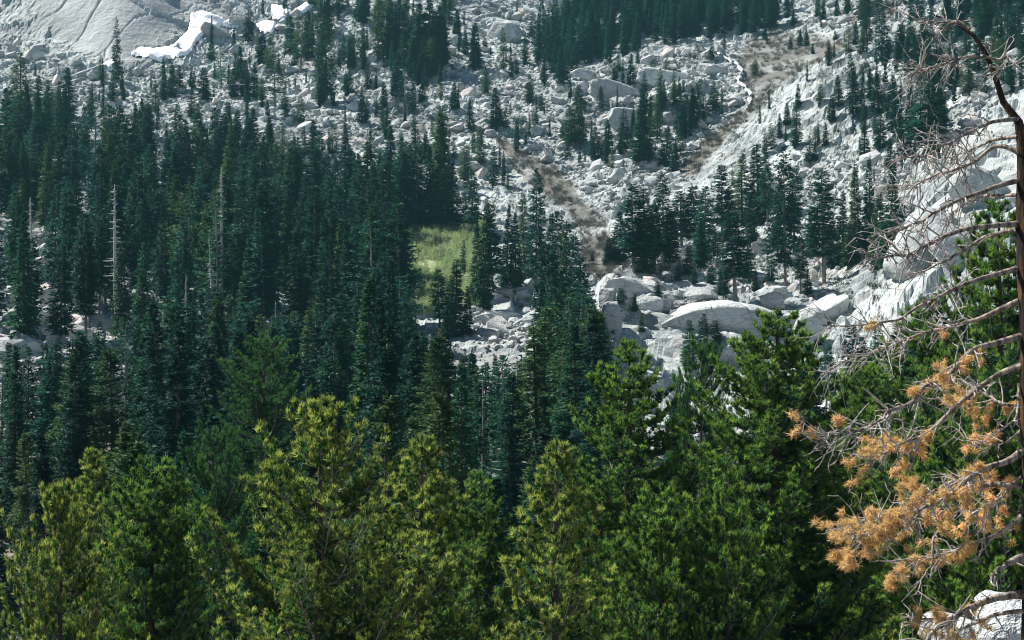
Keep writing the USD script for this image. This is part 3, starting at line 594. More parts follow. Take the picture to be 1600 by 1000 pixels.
WOOD_ = [(832, 66), (886, 138), (960, 92), (1205, 54), (1225, -60), (888, 40)]
for row in SLOPE.replace('\n', '').split(';'):
    t = row.split(); u, a_, b_, w = map(float, t[:4])
    plant(u, a_ - 3, b_, None, w * 1.75, {'s': 'slim', 'b': 'broad'}.get(t[4] if len(t) > 4 else 's'), srng)
for t in list(trees):
    if t['b'][1] > 600 and srng.random() < 0.55:
        u, b_ = t['u'] + srng.normal(0, 9), t['vb'] + srng.normal(0, 6); plant(u, b_ - (t['vb'] - t['vt']) * srng.uniform(0.45, 1.0), b_, None, None, 'slim', srng)
for poly, n in (([(1405, -10), (1640, -10), (1640, 130), (1470, 190), (1410, 110)], 80), ([(440, -5), (710, -5), (700, 110), (620, 130), (450, 90)], 36), ([(1200, -10), (1420, -10), (1420, 60), (1320, 40), (1220, 50)], 22), ([(870, 150), (1120, 120), (1110, 240), (900, 250)], 26), ([(1400, 100), (1480, 180), (1440, 260), (1330, 260)], 16)):
    P = shapely.Polygon(poly); x0, y0, x1, y1 = P.bounds
    while n:
        u, b_ = srng.uniform(x0, x1), srng.uniform(y0, y1)
        if P.contains(shapely.Point(u, b_)): plant(u, b_ - srng.uniform(32, 72), b_, None, None, 'slim', srng); n -= 1
n = 0
while n < 190:
    u, b_ = srng.uniform(0, 1460), srng.uniform(20, 300)
    if inside(DOME, u, b_) or inside(BRUSH_A, u, b_) or inside(BRUSH_B, u, b_) or (u < 330 and b_ < 120) or inside(WOOD_, u, b_): continue
    if fractal(np.array([[u / 60, b_ / 40, 3.0]]), 2, 6)[0] < srng.uniform(-0.5, 0.35): continue
    plant(u, b_ - srng.uniform(14, 46), b_, None, None, 'slim', srng); n += 1
# bench and ledge trees, and the stands round the meadow
BENCH = '''730 446 522 16;700 436 530 22;687 420 524 24;710 404 526 28;722 375 436 9;740 264 372 18;725 300 366 14;500 205 350 26;545 232 365 28;575 220 366 30;600 232 366 28;630 214 364 32;650 228 362 28;672 228 360 26;690 174 362 30;708 250 362 22;
756 314 482 26;772 318 468 26;790 320 460 24;806 332 462 22;745 342 476 20;838 262 452 28;820 300 440 22;862 334 540 36;886 344 560 38;872 330 550 34;896 368 580 34;908 400 590 30;850 380 570 32;
950 368 414 24;966 330 412 28;990 288 422 34;1010 294 426 32;1036 272 420 36;1022 318 422 28;1066 298 396 30;1086 290 402 32;1100 290 420 30;1130 258 384 26;1160 238 360 30;1186 224 350 28;1150 330 472 40;1126 420 462 12;1076 384 445 16;1110 408 454 14;1134 424 472 11;1027 440 472 13;970 450 488 20;992 460 488 13;925 394 412 10;1048 330 410 24;1000 330 428 26;
1226 228 452 40;1250 370 458 18;1262 420 462 13;1286 266 448 42;1316 298 418 22;1336 254 412 20;1358 248 402 22;1348 350 412 28;1390 258 424 36;1200 230 350 24;1240 262 400 22;1266 330 400 14;1372 300 420 24;1300 330 420 20;1060 405 445 10;1085 420 450 9;1180 420 455 12;1205 400 450 16;1170 380 440 18;1095 345 420 22;1120 360 415 18;1215 300 400 20;1140 290 380 22;1175 300 385 20;1325 340 420 16;1410 320 420 22;
1100 490 575 26;1078 500 580 22;1002 490 520 10;960 486 520 9;1118 500 560 18'''
for row in BENCH.replace('\n', '').split(';'):
    u, a_, b_, w = map(float, row.split()); plant(u, a_, b_, None, w * 1.2, 'fir', srng)
for u, a_, b_ in ((183, 288, 500), (345, 262, 505), (330, 370, 530), (428, 470, 560), (48, 310, 480), (118, 380, 500), (290, 430, 560), (692, 368, 412), (90, 420, 520), (1075, 150, 215), (505, 470, 540), (195, 640, 760)):
    plant(u, a_, b_, None, None, 'snag', srng)

# the dense left and middle forest
OUT = np.array([(-90, 150), (0, 145), (30, 105), (60, 135), (110, 115), (150, 152), (220, 150), (260, 162), (300, 150), (330, 166), (355, 156), (400, 190), (440, 226), (490, 200), (520, 246), (560, 232), (600, 236), (640, 224), (690, 190), (715, 300), (760, 330)], float)
MID = np.array([(-90, 520), (0, 530), (60, 540), (100, 520), (150, 505), (240, 470), (310, 450), (350, 450), (420, 500), (500, 470), (560, 450), (610, 390), (640, 470), (665, 520), (690, 505), (730, 545), (765, 545), (830, 560), (842, 500), (862, 420), (900, 440), (935, 480), (950, 560), (980, 640), (1035, 655), (1075, 600), (1130, 640), (1180, 590), (1250, 560), (1310, 508), (1420, 490), (1500, 430), (1700, 400)], float)
frng = np.random.default_rng(77)
def jam(poly, n, out, hmin, hmax, gap, Yfun=None):
    P = shapely.Polygon(poly); x0, y0, x1, y1 = P.bounds; got, tries, placed = 0, 0, []
    while got < n and tries < n * 60:
        tries += 1
        u, b_ = frng.uniform(x0, x1), frng.uniform(y0, y1)
        if not P.contains(shapely.Point(u, b_)): continue
        if Yfun is None: g = hit(u, b_)
        else: g = ground_px(u, b_)
        if any((g[0] - p[0]) ** 2 + (g[1] - p[1]) ** 2 < gap ** 2 for p in placed): continue
        h = frng.uniform(hmin, hmax); vt = 500 - F * (g[2] + h) / g[1]
        lim = np.interp(u, out[:, 0], out[:, 1]) + abs(frng.normal(0, 14))
        vt = max(vt, lim); h = (500 - vt) / F * g[1] - g[2]
        if h < hmin * 0.45: continue
        placed.append(g); got += 1
        plant(u, vt, None, g[1], None, 'broad' if g[1] > 210 and frng.random() < 0.09 else 'fir', frng)
jam([(-90, 420), (-90, 250), (60, 235), (200, 250), (420, 270), (560, 300), (700, 345), (700, 362), (600, 370), (640, 480), (640, 560), (450, 560), (330, 520), (140, 400), (110, 370), (20, 360)], 250, OUT, 20, 33, 3.8)
jam([(-90, 400), (-30, 400), (-10, 560), (-90, 560)], 8, OUT, 18, 26, 5)
jam([(10, 400), (130, 400), (330, 530), (330, 590), (120, 560), (10, 540)], 30, OUT, 17, 26, 4.8)
jam([(300, 330), (960, 330), (930, 385), (840, 395), (800, 355), (720, 380), (640, 430), (480, 400), (300, 345)], 48, MID - [0, 10], 22, 34, 4.0, True)
jam([(-90, 240), (960, 240), (960, 325), (-90, 315)], 46, MID, 24, 36, 4.5, True)
# valley floor between the near pines and the meadow: second coordinate is distance
jam([(-90, 160), (960, 160), (930, 390), (840, 400), (800, 360), (700, 385), (640, 440), (560, 340), (330, 335), (-90, 318)], 135, MID, 17, 30, 4.6, True)
jam([(960, 160), (1700, 130), (1700, 290), (1300, 340), (1000, 340)], 60, MID, 15, 27, 4.6, True)
jam([(-90, 85), (1300, 85), (1300, 160), (-90, 160)], 36, np.array([(-90, 690), (350, 640), (700, 600), (800, 640), (1000, 700), (1300, 640)], float), 15, 28, 5, True)

# upper wood: a far mass that reads as one
WOOD = [(832, 66), (842, 100), (862, 128), (886, 138), (906, 108), (960, 92), (1010, 78), (1085, 62), (1205, 54), (1225, -60), (905, -60), (888, 40)]
wood = []
P = shapely.Polygon(WOOD); wr = np.random.default_rng(9)
while len(wood) < 330:
    u, v = wr.uniform(825, 1230), wr.uniform(-60, 140)
    if P.contains(shapely.Point(u, v)):
        g = hit(u, v)
        if all((g[0] - p[0]) ** 2 + (g[1] - p[1]) ** 2 > 9 for p in wood): wood.append(g)
for u0, u1, v0, v1, n in ((1430, 1700, -70, 30, 70), (540, 700, -80, -10, 30), (1200, 1330, -60, -15, 14), (720, 900, -90, -20, 14)):
    for _ in range(n): wood.append(hit(wr.uniform(u0, u1), wr.uniform(v0, v1)))
wood = np.array(wood)
wforms = []
for k in range(4):
    t, c = SLIMS[k][1]; wforms.append((c, M_fir[(1, 3, 0, 1)[k]]))
hs = wr.uniform(15, 25, len(wood)); ww = hs * wr.uniform(1.1, 1.5, len(wood))
pi = instancer('distant_wood', wforms, wood - [0, 0, 0.5], wr.integers(0, 4, len(wood)), rand_quat(wr, len(wood), False), np.stack([ww, ww, hs], 1))
tag(pi, 'dark dense wood of slender firs on the upper slope', 'wood', kind='stuff')

# ------------------------------------------------------------------ name every tree by where it stands
def zone(t):
    u, vb, vt, Y = t['u'], t['vb'], t['vt'], t['b'][1]
    if Y < 170: return 'in the valley behind near pines', 130
    if Y < 345:
        if u < 330: return 'in the lower left forest', 75
        if u < 640: return 'in forest below the meadow', 75
        if u < 960: return 'in forest before the ledge', 75
        return 'below the right end of the ledge', 120
    if vb > 560: return 'in the lower forest front', 80
    if u < 720 and vb > 245 and Y < 700:
        row = 'front edge of left forest' if vb > 430 else 'middle of left forest' if vb > 340 else 'back edge of left forest'
        if 610 < u and vb > 400: return 'in front of the green meadow', 200
        if vb < 375 and u > 480: return 'in stand behind the meadow', 130
        return 'in the ' + row, 70
    if u < 930 and vb > 430: return 'right of the green meadow', 60
    if u < 930 and vb > 300: return 'on slope above the meadow', 150
    if vb > 455: return 'on the pale rock ledge', 130
    if vb > 340 and u < 1115: return 'in clump behind pale ledge', 75
    if vb > 340: return 'on bench above pale ledge', 75
    if u < 330: return 'on the talus below the snow', 90
    if u < 470: return 'on the talus right of the snow', 70
    if u < 620: return 'on the talus left of centre', 50
    if u < 800: return 'on the central talus slope', 60
    if u < 1160: return 'on outcrop below upper wood', 80
    if vb > 130 and u < 1440: return 'on the bare rocky nose', 60
    if u < 1420: return 'beside the brown brush gully', 60
    return 'on the slope at upper right', 70
LANDMARK = [(-90, 60, 'at left edge'), (60, 190, 'under dome'), (190, 330, 'under long snow'), (330, 430, 'under small snow'), (430, 560, 'left of the meadow'), (560, 680, 'near meadow column'),
            (680, 800, 'right of meadow'), (800, 900, 'near picture middle'), (900, 1000, 'under upper wood'), (1000, 1120, 'under white stream'), (1120, 1230, 'right of stream'), (1230, 1330, 'under brush gully'), (1330, 1430, 'under rocky nose'), (1430, 1800, 'near dying pine')]
buckets = {}
for t in trees:
    z, wdt = zone(t); m = next((s for a_, b_, s in LANDMARK if a_ <= t['u'] < b_), 'at the right edge')
    t['z'], t['m'] = z, m
    buckets.setdefault((z, m, t['kind']), []).append(t)
# how much of each tree shows past the nearer ones decides which stand as things of their own (as a rule the largest in view)
own = np.full((100, 160), -1, int)
for n_, t in enumerate(sorted(trees, key=lambda t: -t['b'][1])):
    t['n'] = n_; half = {'fir': .09, 'slim': .08, 'broad': .15, 'snag': .03}[t['kind']] * t['h'] * t['f'] * F / t['b'][1] / 10
    r0, r1 = t['vt'] / 10, t['vb'] / 10
    for r in range(max(0, int(r0)), min(99, int(r1)) + 1):
        w_ = half * min(1, 0.15 + (r - r0) / max(r1 - r0, .1)); own[r, max(0, int(t['u'] / 10 - w_ + .5)):max(0, int(t['u'] / 10 + w_ + .5) + 1)] = n_
for u, vt, Y, hw in ((497, 640, 45, 150), (655, 684, 49, 90), (866, 694, 45, 90), (985, 536, 60, 110), (1213, 486, 56, 120), (92, 772, 42, 100), (240, 716, 54, 100), (1440, 470, 66, 110)):
    for r in range(int(vt / 10), 100): own[r, max(0, int((u - hw * min(1, (r * 10 - vt + 20) / 250)) / 10)):int((u + hw * min(1, (r * 10 - vt + 20) / 250)) / 10)] = -2
seen = np.bincount(own[own >= 0], minlength=len(trees))
firs = sorted((t for t in trees if t['kind'] in ('fir', 'slim')), key=lambda t: -seen[t['n']])
massed = {id(t) for t in firs[298:]} | {id(t) for t in firs if seen[t['n']] == 0}
looks = {'fir': ('dark green fir', 'fir tree'), 'slim': ('slender dark fir', 'fir tree'), 'broad': ('bushy dark pine', 'pine tree'), 'snag': ('bare grey snag', 'dead tree')}
trng = np.random.default_rng(4)
spun = {id(t): trng.uniform(0, 360) for t in trees}
for (z, m, kind), ts in buckets.items():
    ts = sorted((t for t in ts if id(t) not in massed), key=lambda t: t['u'])
    hs_ = sorted(t['h'] / t['b'][1] for t in ts)
    for k, t in enumerate(ts):
        size = 'tall' if t['h'] / t['b'][1] >= hs_[-1] - 1e-9 and len(ts) > 1 else 'small' if t['h'] / t['b'][1] <= hs_[0] + 1e-9 and len(ts) > 2 else ''
        lk, cat = looks[kind]
        lab = ' '.join(f'{place_word(k, len(ts))} {size} {lk} {z} {m}'.split())
        if len(lab.split()) > 16: lab = ' '.join(f'{place_word(k, len(ts))} {lk} {z} {m}'.split())
        if len(lab.split()) > 16: lab = lab.replace('dark green fir', 'fir').replace('slender dark fir', 'slender fir')
        s = t['h']
        copy_of(t['form'], {'fir': 'fir_tree', 'slim': 'fir_tree', 'broad': 'pine_tree', 'snag': 'dead_snag'}[kind], lab, cat, t['b'], 0, (s * t['f'], s * t['f'], s), f'{cat}s {z}', (trng.normal(0, 1.6), trng.normal(0, 1.6), spun[id(t)]))
rest_ = [t for t in trees if id(t) in massed]
allf = FIRS + SLIMS + FINES; names_ = [f_[0] for f_ in allf]
mats_ = [M_fir[k % 4] for k in range(8)] + [M_fir[(1, 3, 0, 1, 2, 1)[k]] for k in range(6)] + [M_fir[k] for k in (0, 2, 3)]
a_ = np.radians([spun[id(t)] / 2 for t in rest_])
pi = instancer('forest_mass', [(merge(f_[1]), m_) for f_, m_ in zip(allf, mats_)], [t['b'] for t in rest_], [names_.index(t['form']) for t in rest_], np.stack([np.cos(a_), 0 * a_, 0 * a_, np.sin(a_)], 1), [(t['h'] * t['f'], t['h'] * t['f'], t['h']) for t in rest_])
tag(pi, 'dark conifer mass half hidden behind the nearer firs', 'forest', kind='stuff')

# ------------------------------------------------------------------ thickets and brush
def stalk_clump(seed, n, h, spread, leaves, bend=0.25, wid=0.05):
    r = np.random.default_rng(seed)
    b = np.c_[r.normal(0, spread, (n, 2)), np.zeros(n)]; d = np.c_[r.normal(0, bend, (n, 2)), np.ones(n)]
    hh = h * r.uniform(0.5, 1.1, n); v1 = leaf_tris(b, d, hh, wid, r, 2.0)
    k = np.repeat(np.arange(n), leaves); tt = r.uniform(0.25, 1, len(k))[:, None]
    pts = b[k] + d[k] / np.linalg.norm(d[k], axis=1, keepdims=True) * hh[k][:, None] * tt
    v2 = leaf_tris(pts, r.normal(0, 1, (len(k), 3)) + [0, 0, 0.5], 0.12 * h, 0.06 * h, r, 2.0)
    return merge([v1, v2])
def scatter(name, polys, n, forms_, smin, smax, label, cat, seed, patch=1.0):
    r = np.random.default_rng(seed); pts = []
    for poly in polys:
        P = shapely.Polygon(poly); x0, y0, x1, y1 = P.bounds; m = 0
        while m < n * P.area / sum(shapely.Polygon(p_).area for p_ in polys):
            u, v = r.uniform(x0, x1), r.uniform(y0, y1)
            if not P.contains(shapely.Point(u, v)): continue
            m += 1
            if fractal(np.array([[u / 14, v / 9, seed]]), 3, seed)[0] > r.uniform(-0.35, 0.15) * patch: pts.append(hit(u, v))
    pts = np.array(pts); s = r.uniform(smin, smax, (len(pts), 1)) * r.uniform(0.85, 1.15, (len(pts), 3))
    tag(instancer(name, forms_, pts, r.integers(0, len(forms_), len(pts)), rand_quat(r, len(pts), False), s), label, cat, kind='stuff')
scatter('willow_thicket', [shapely.Polygon(MEADOW).buffer(9).exterior.coords[:]], 3600, [(stalk_clump(k, 16, 3.2, 0.55, 7, 0.14, 0.06), M_yellow) for k in range(3)], 0.55, 1.1, 'yellow green thicket of young upright stems in the clearing', 'thicket', 31)
scatter('bare_brush', [BRUSH_A, BRUSH_B, BRUSH_C, BRUSH_D], 4200, [(stalk_clump(10 + k, 20, 2.0, 0.5, 3, 0.55, 0.07), M_brush) for k in range(3)], 0.5, 1.1, 'leafless brown brush filling the gullies between rocks', 'brush', 32, 0.45)
SHR = [BRUSH_A, BRUSH_B, [(880, 95), (1440, 95), (1440, 300), (1000, 330)], [(420, 0), (800, 0), (800, 300), (420, 240)], [(1250, 205), (1330, 195), (1345, 240), (1250, 235)], [(1180, 470), (1330, 440), (1380, 440), (1380, 470), (1250, 475)], [(930, 60), (1150, 70), (1100, 130), (940, 130)], [(620, 280), (800, 250), (830, 350), (650, 350)], [(1000, 400), (1300, 380), (1350, 440), (1000, 445)], [(1330, 60), (1420, 40), (1420, 100), (1340, 90)]]
scatter('low_shrubs', SHR, 2600, [(stalk_clump(20 + k, 26, 1.6, 0.6, 6, 0.7, 0.1), M_shrub) for k in range(3)], 0.4, 1.3, 'low olive shrubs dotted between the rocks', 'shrubs', 33)
# ------------------------------------------------------------------ the near pines: trunk, limbs, tufts of needles on every limb
def tuft(bases, dirs, rng, n=20, length=0.19, width=0.042, spread=0.5):
    k = np.repeat(np.arange(len(bases)), n)
    d = dirs[k] / (np.linalg.norm(dirs[k], axis=1, keepdims=True) + 1e-9) + rng.normal(0, spread, (len(k), 3))
    return leaf_tris(bases[k] + rng.normal(0, 0.015, (len(k), 3)), d, length * rng.uniform(0.6, 1.15, len(k)), width, rng, 2.0)
def pine_form(name, seed, H, profile, mats, whorl=0.45, per=6, start=0.3, up=0.35, gap=0.12, tuft_n=20, tuft_len=0.21, step=0.18):
    """profile: list of (metres below the top, crown radius)"""
    rng = np.random.default_rng(seed); p = form(name)
    pr = np.array(profile, float)
    zt = np.linspace(0, 1, 14); wob = np.c_[0.12 * np.sin(5 * zt + seed) * zt, 0.10 * np.cos(4 * zt + seed) * zt, zt * H]
    usdkit.mesh(stage, f'{p}/trunk', tube(wob, 0.014 * H * (1 - zt) ** 0.75 + 0.02, 9), M_bark, smooth=True)
    z, nb = H * start, 0
    def axis(z_): return np.array([np.interp(z_, wob[:, 2], wob[:, 0]), np.interp(z_, wob[:, 2], wob[:, 1]), z_])
    while z < H - 0.12:
        R = np.interp(H - z, pr[:, 0], pr[:, 1])
        m = per if H - z > 1.2 else 4
        az0 = rng.uniform(0, 6.28)
        for k in range(m):
            if rng.random() < gap: continue
            az = az0 + k * 6.283 / m + rng.normal(0, 0.3); Ln = max(0.25, R * rng.uniform(0.7, 1.15))
            tt = np.linspace(0, 1, 7); rise = up * (0.55 + 0.9 * min(1.0, z / H)) * rng.uniform(0.4, 1.3) - 0.22 * (1 - z / H)
            bend = 0.18 * rng.normal(size=2)
            rd, sd = np.array([math.cos(az), math.sin(az), 0]), np.array([-math.sin(az), math.cos(az), 0])
            c = axis(z) + np.outer(Ln * tt, rd) + np.outer(bend[0] * Ln * tt ** 2, sd); c[:, 2] += Ln * (rise * tt - 0.16 * np.sin(np.pi * tt) + 0.30 * tt ** 3)
            parts = [tube(c, (0.012 + 0.012 * Ln) * (1 - 0.85 * tt), 5)]
            tb, td = [c[-1] * 0.6 + c[-2] * 0.4], [c[-1] - c[-2]]
            xb, xd = [c[-1]], [c[-1] - c[-2] + [0, 0, 0.1 * Ln]]
            t0 = max(0.12, 1 - 2.6 / max(Ln, 0.1)) if Ln > 2.6 else 0.16
            for t in np.arange(t0, 1.0, step / max(Ln, 0.25)):
                for side in (-1, 1):
                    if rng.random() < 0.18: continue
                    q = np.array([np.interp(t, tt, c[:, i]) for i in range(3)]); ta = c[min(6, int(t * 6) + 1)] - c[int(t * 6)]; ta /= np.linalg.norm(ta)
                    l2 = (0.34 * Ln * (1 - t) ** 0.8 * min(1, 0.4 + 2 * t) + 0.16) * rng.uniform(0.5, 1.15)
                    d2 = ta * 0.75 + sd * side * rng.uniform(0.5, 1.0) + np.array([0, 0, rng.uniform(-0.10, 0.26)]); d2 /= np.linalg.norm(d2)
                    e = q + d2 * l2 + [0, 0, 0.10 * l2]
                    parts.append(tube(np.array([q, q + d2 * l2 * 0.55, e]), np.array([0.012, 0.009, 0.006]), 3, False))
                    xb.append(e); xd.append(d2 * 0.35 + [0, 0, 0.75] + rng.normal(0, 0.15, 3))
                    for s_ in np.arange(1.0 - 0.17 / max(l2, 0.2), 0.1, -0.19 / max(l2, 0.19)):
                        tb.append(q + (e - q) * s_ + rng.normal(0, 0.03, 3)); td.append(d2 * 0.45 + [0, 0, 0.62] + rng.normal(0, 0.2, 3))
            bp = f'{p}/branch' if nb == 0 else f'{p}/branch_{nb:03d}'
            usdkit.mesh(stage, bp, merge(parts), M_bark_pale)
            mt = mats[0] if rng.random() < 0.62 else mats[1]
            usdkit.mesh(stage, f'{bp}/needles', tuft(np.array(tb), np.array(td), rng, tuft_n, tuft_len), mt)
            usdkit.mesh(stage, f'{bp}/tip_needles', tuft(np.array(xb), np.array(xd), rng, 20, tuft_len * 0.85, 0.038, 0.42), mats[2])
            nb += 1
        z += whorl * rng.uniform(0.75, 1.25) * (0.5 + 0.5 * min(1, (H - z) / 5))
    lt = axis(H)
    usdkit.mesh(stage, f'{p}/leader_needles', tuft(np.array([lt - [0, 0, s_] for s_ in (0, .12, .25, .4, .55)]), np.array([[0, 0, 1.0]] * 5) + rng.normal(0, .25, (5, 3)), rng, 14, tuft_len), mats[0])
    return p
PF = {
    'round_yellow': pine_form('near_pine_round', 401, 17.0, [(0, 0.2), (1.2, 1.0), (3.2, 2.1), (6, 2.9), (12, 3.2)], (M_pine[2], M_pine[1], M_tip), 0.56, 7, 0.28, 0.6),
    'layered_green': pine_form('near_pine_layered', 402, 24.0, [(0, 0.3), (0.8, 0.75), (1.8, 1.25), (3.4, 1.95), (7.5, 2.8), (14, 3.4)], (M_pine[1], M_pine[3], M_tip_green), 0.62, 9, 0.45, 0.2, tuft_len=0.22),
    'full_green': pine_form('near_pine_full', 403, 23.0, [(0, 0.35), (0.8, 0.8), (2.2, 1.55), (5.5, 2.4), (9, 3.0), (14, 3.2)], (M_pine[1], M_pine[3], M_tip_green), 0.55, 9, 0.45, 0.2, tuft_len=0.22),
    'slim_yellow': pine_form('near_pine_slim', 404, 17.0, [(0, 0.15), (1.5, 0.75), (4, 1.5), (8, 2.1), (12, 2.4)], (M_pine[2], M_pine[1], M_tip), 0.66, 7, 0.32, 0.42),
    'open_dark': pine_form('near_pine_open', 405, 24.0, [(0, 0.6), (1.5, 1.9), (4, 3.0), (10, 3.8), (16, 3.4)], (M_pine[3], M_pine[3], M_pine[1]), 0.8, 6, 0.45, 0.35, 0.2, 18, 0.36, 0.24),
}
NEAR = [  # column, top row, distance, form, width factor, label
    (497, 640, 45, 'round_yellow', 1.0, 'broad yellow-green pine with a rounded crown, left of centre in front'),
    (655, 684, 49, 'slim_yellow', 1.05, 'yellow-tipped pine close to the right of the broad rounded pine'),
    (866, 694, 45, 'slim_yellow', 0.95, 'pale yellow-green pine with tiered boughs at lower centre'),
    (985, 536, 60, 'layered_green', 1.0, 'tall bright green pine rising before the pale ledge'),
    (1213, 486, 56, 'full_green', 1.15, 'tallest full green pine left of the dying pine'),
    (412, 530, 135, 'open_dark', 1.1, 'feathery open-crowned pine with layered boughs behind the rounded pine'),
    (1096, 540, 84, 'open_dark', 0.55, 'darker green pine between the two tall bright pines'),
    (92, 772, 42, 'round_yellow', 0.66, 'yellowish bushy pine in the lower left corner'),
    (148, 704, 66, 'slim_yellow', 0.95, 'gold-topped slim pine at lower left'),
    (240, 716, 54, 'full_green', 0.85, 'deep green pine with dark gaps left of the rounded pine'),
    (335, 676, 84, 'open_dark', 0.6, 'dark open pine behind the left shoulder of the rounded pine'),
    (745, 742, 62, 'layered_green', 0.8, 'green pine in the gap between the two yellow pines'),
    (1352, 560, 74, 'full_green', 1.0, 'green pine behind the tips of the bare lower limbs'),
    (1440, 470, 66, 'layered_green', 1.05, 'green pine behind the orange needles'),
    (1568, 318, 50, 'layered_green', 0.85, 'green pine rising behind the dying pine trunk'),
    (1505, 640, 52, 'full_green', 0.9, 'low green pine under the orange needle clusters'),
    (1300, 700, 58, 'slim_yellow', 1.2, 'bright green pine filling the gap left of the orange needles'),
    (1030, 760, 50, 'full_green', 0.8, 'low green pine at the foot of the tall bright pine'),
    (1140, 720, 50, 'layered_green', 0.75, 'green pine with hanging boughs under the tallest full pine'),
]
HS = {'round_yellow': 17.0, 'layered_green': 24.0, 'full_green': 23.0, 'slim_yellow': 17.0, 'open_dark': 24.0}
nrng = np.random.default_rng(88)
for u, vt, Y, f, wf, lab in NEAR:
    top = px(u, vt, Y); H = HS[f]
    copy_of(PF[f], 'near_pine', lab, 'pine tree', (top[0], top[1], top[2] - H), nrng.uniform(0, 360), (wf, wf, 1.0), None)

# ------------------------------------------------------------------ the dying pine at the right
D0 = 18.0
DP = thing('dying_pine', 'dying pine with bare twisted limbs and clusters of orange needles', 'pine tree', (0, 0, 0))
dp = str(DP.GetPath()); drng = np.random.default_rng(66)
tr = np.array([[1636, 2600, 0, 38], [1630, 1000, 0, 31], [1625, 800, 0, 28], [1620, 600, 0, 25], [1615, 450, 0, 23], [1608, 330, 0, 20], [1600, 250, 0, 12], [1590, 195, 0, 7], [1574, 174, 0, 5.4], [1562, 150, .03, 4.8], [1556, 120, .05, 4.4], [1547, 95, .1, 3.8], [1530, 68, .15, 3.6], [1513, 46, .2, 2.7], [1488, 34, .3, 2.0], [1456, 21, .4, 1.2]], float)
def dpath(rows, n):
    r = spline(rows, n)
    return np.array([px(a_, b_, D0 + c_) for a_, b_, c_, _ in r]), r[:, 3] * D0 / F
P_, R_ = dpath(tr, 70)
P_ = P_ + 0.012 * np.stack([fractal(np.c_[np.arange(70) / 3, 0 * R_, 0 * R_], 2, s_) for s_ in (1, 2, 3)], 1) * np.linspace(1, 2.5, 70)[:, None]
obj('trunk', tube(P_, R_, 14), M_bark_red, dp, smooth=True)
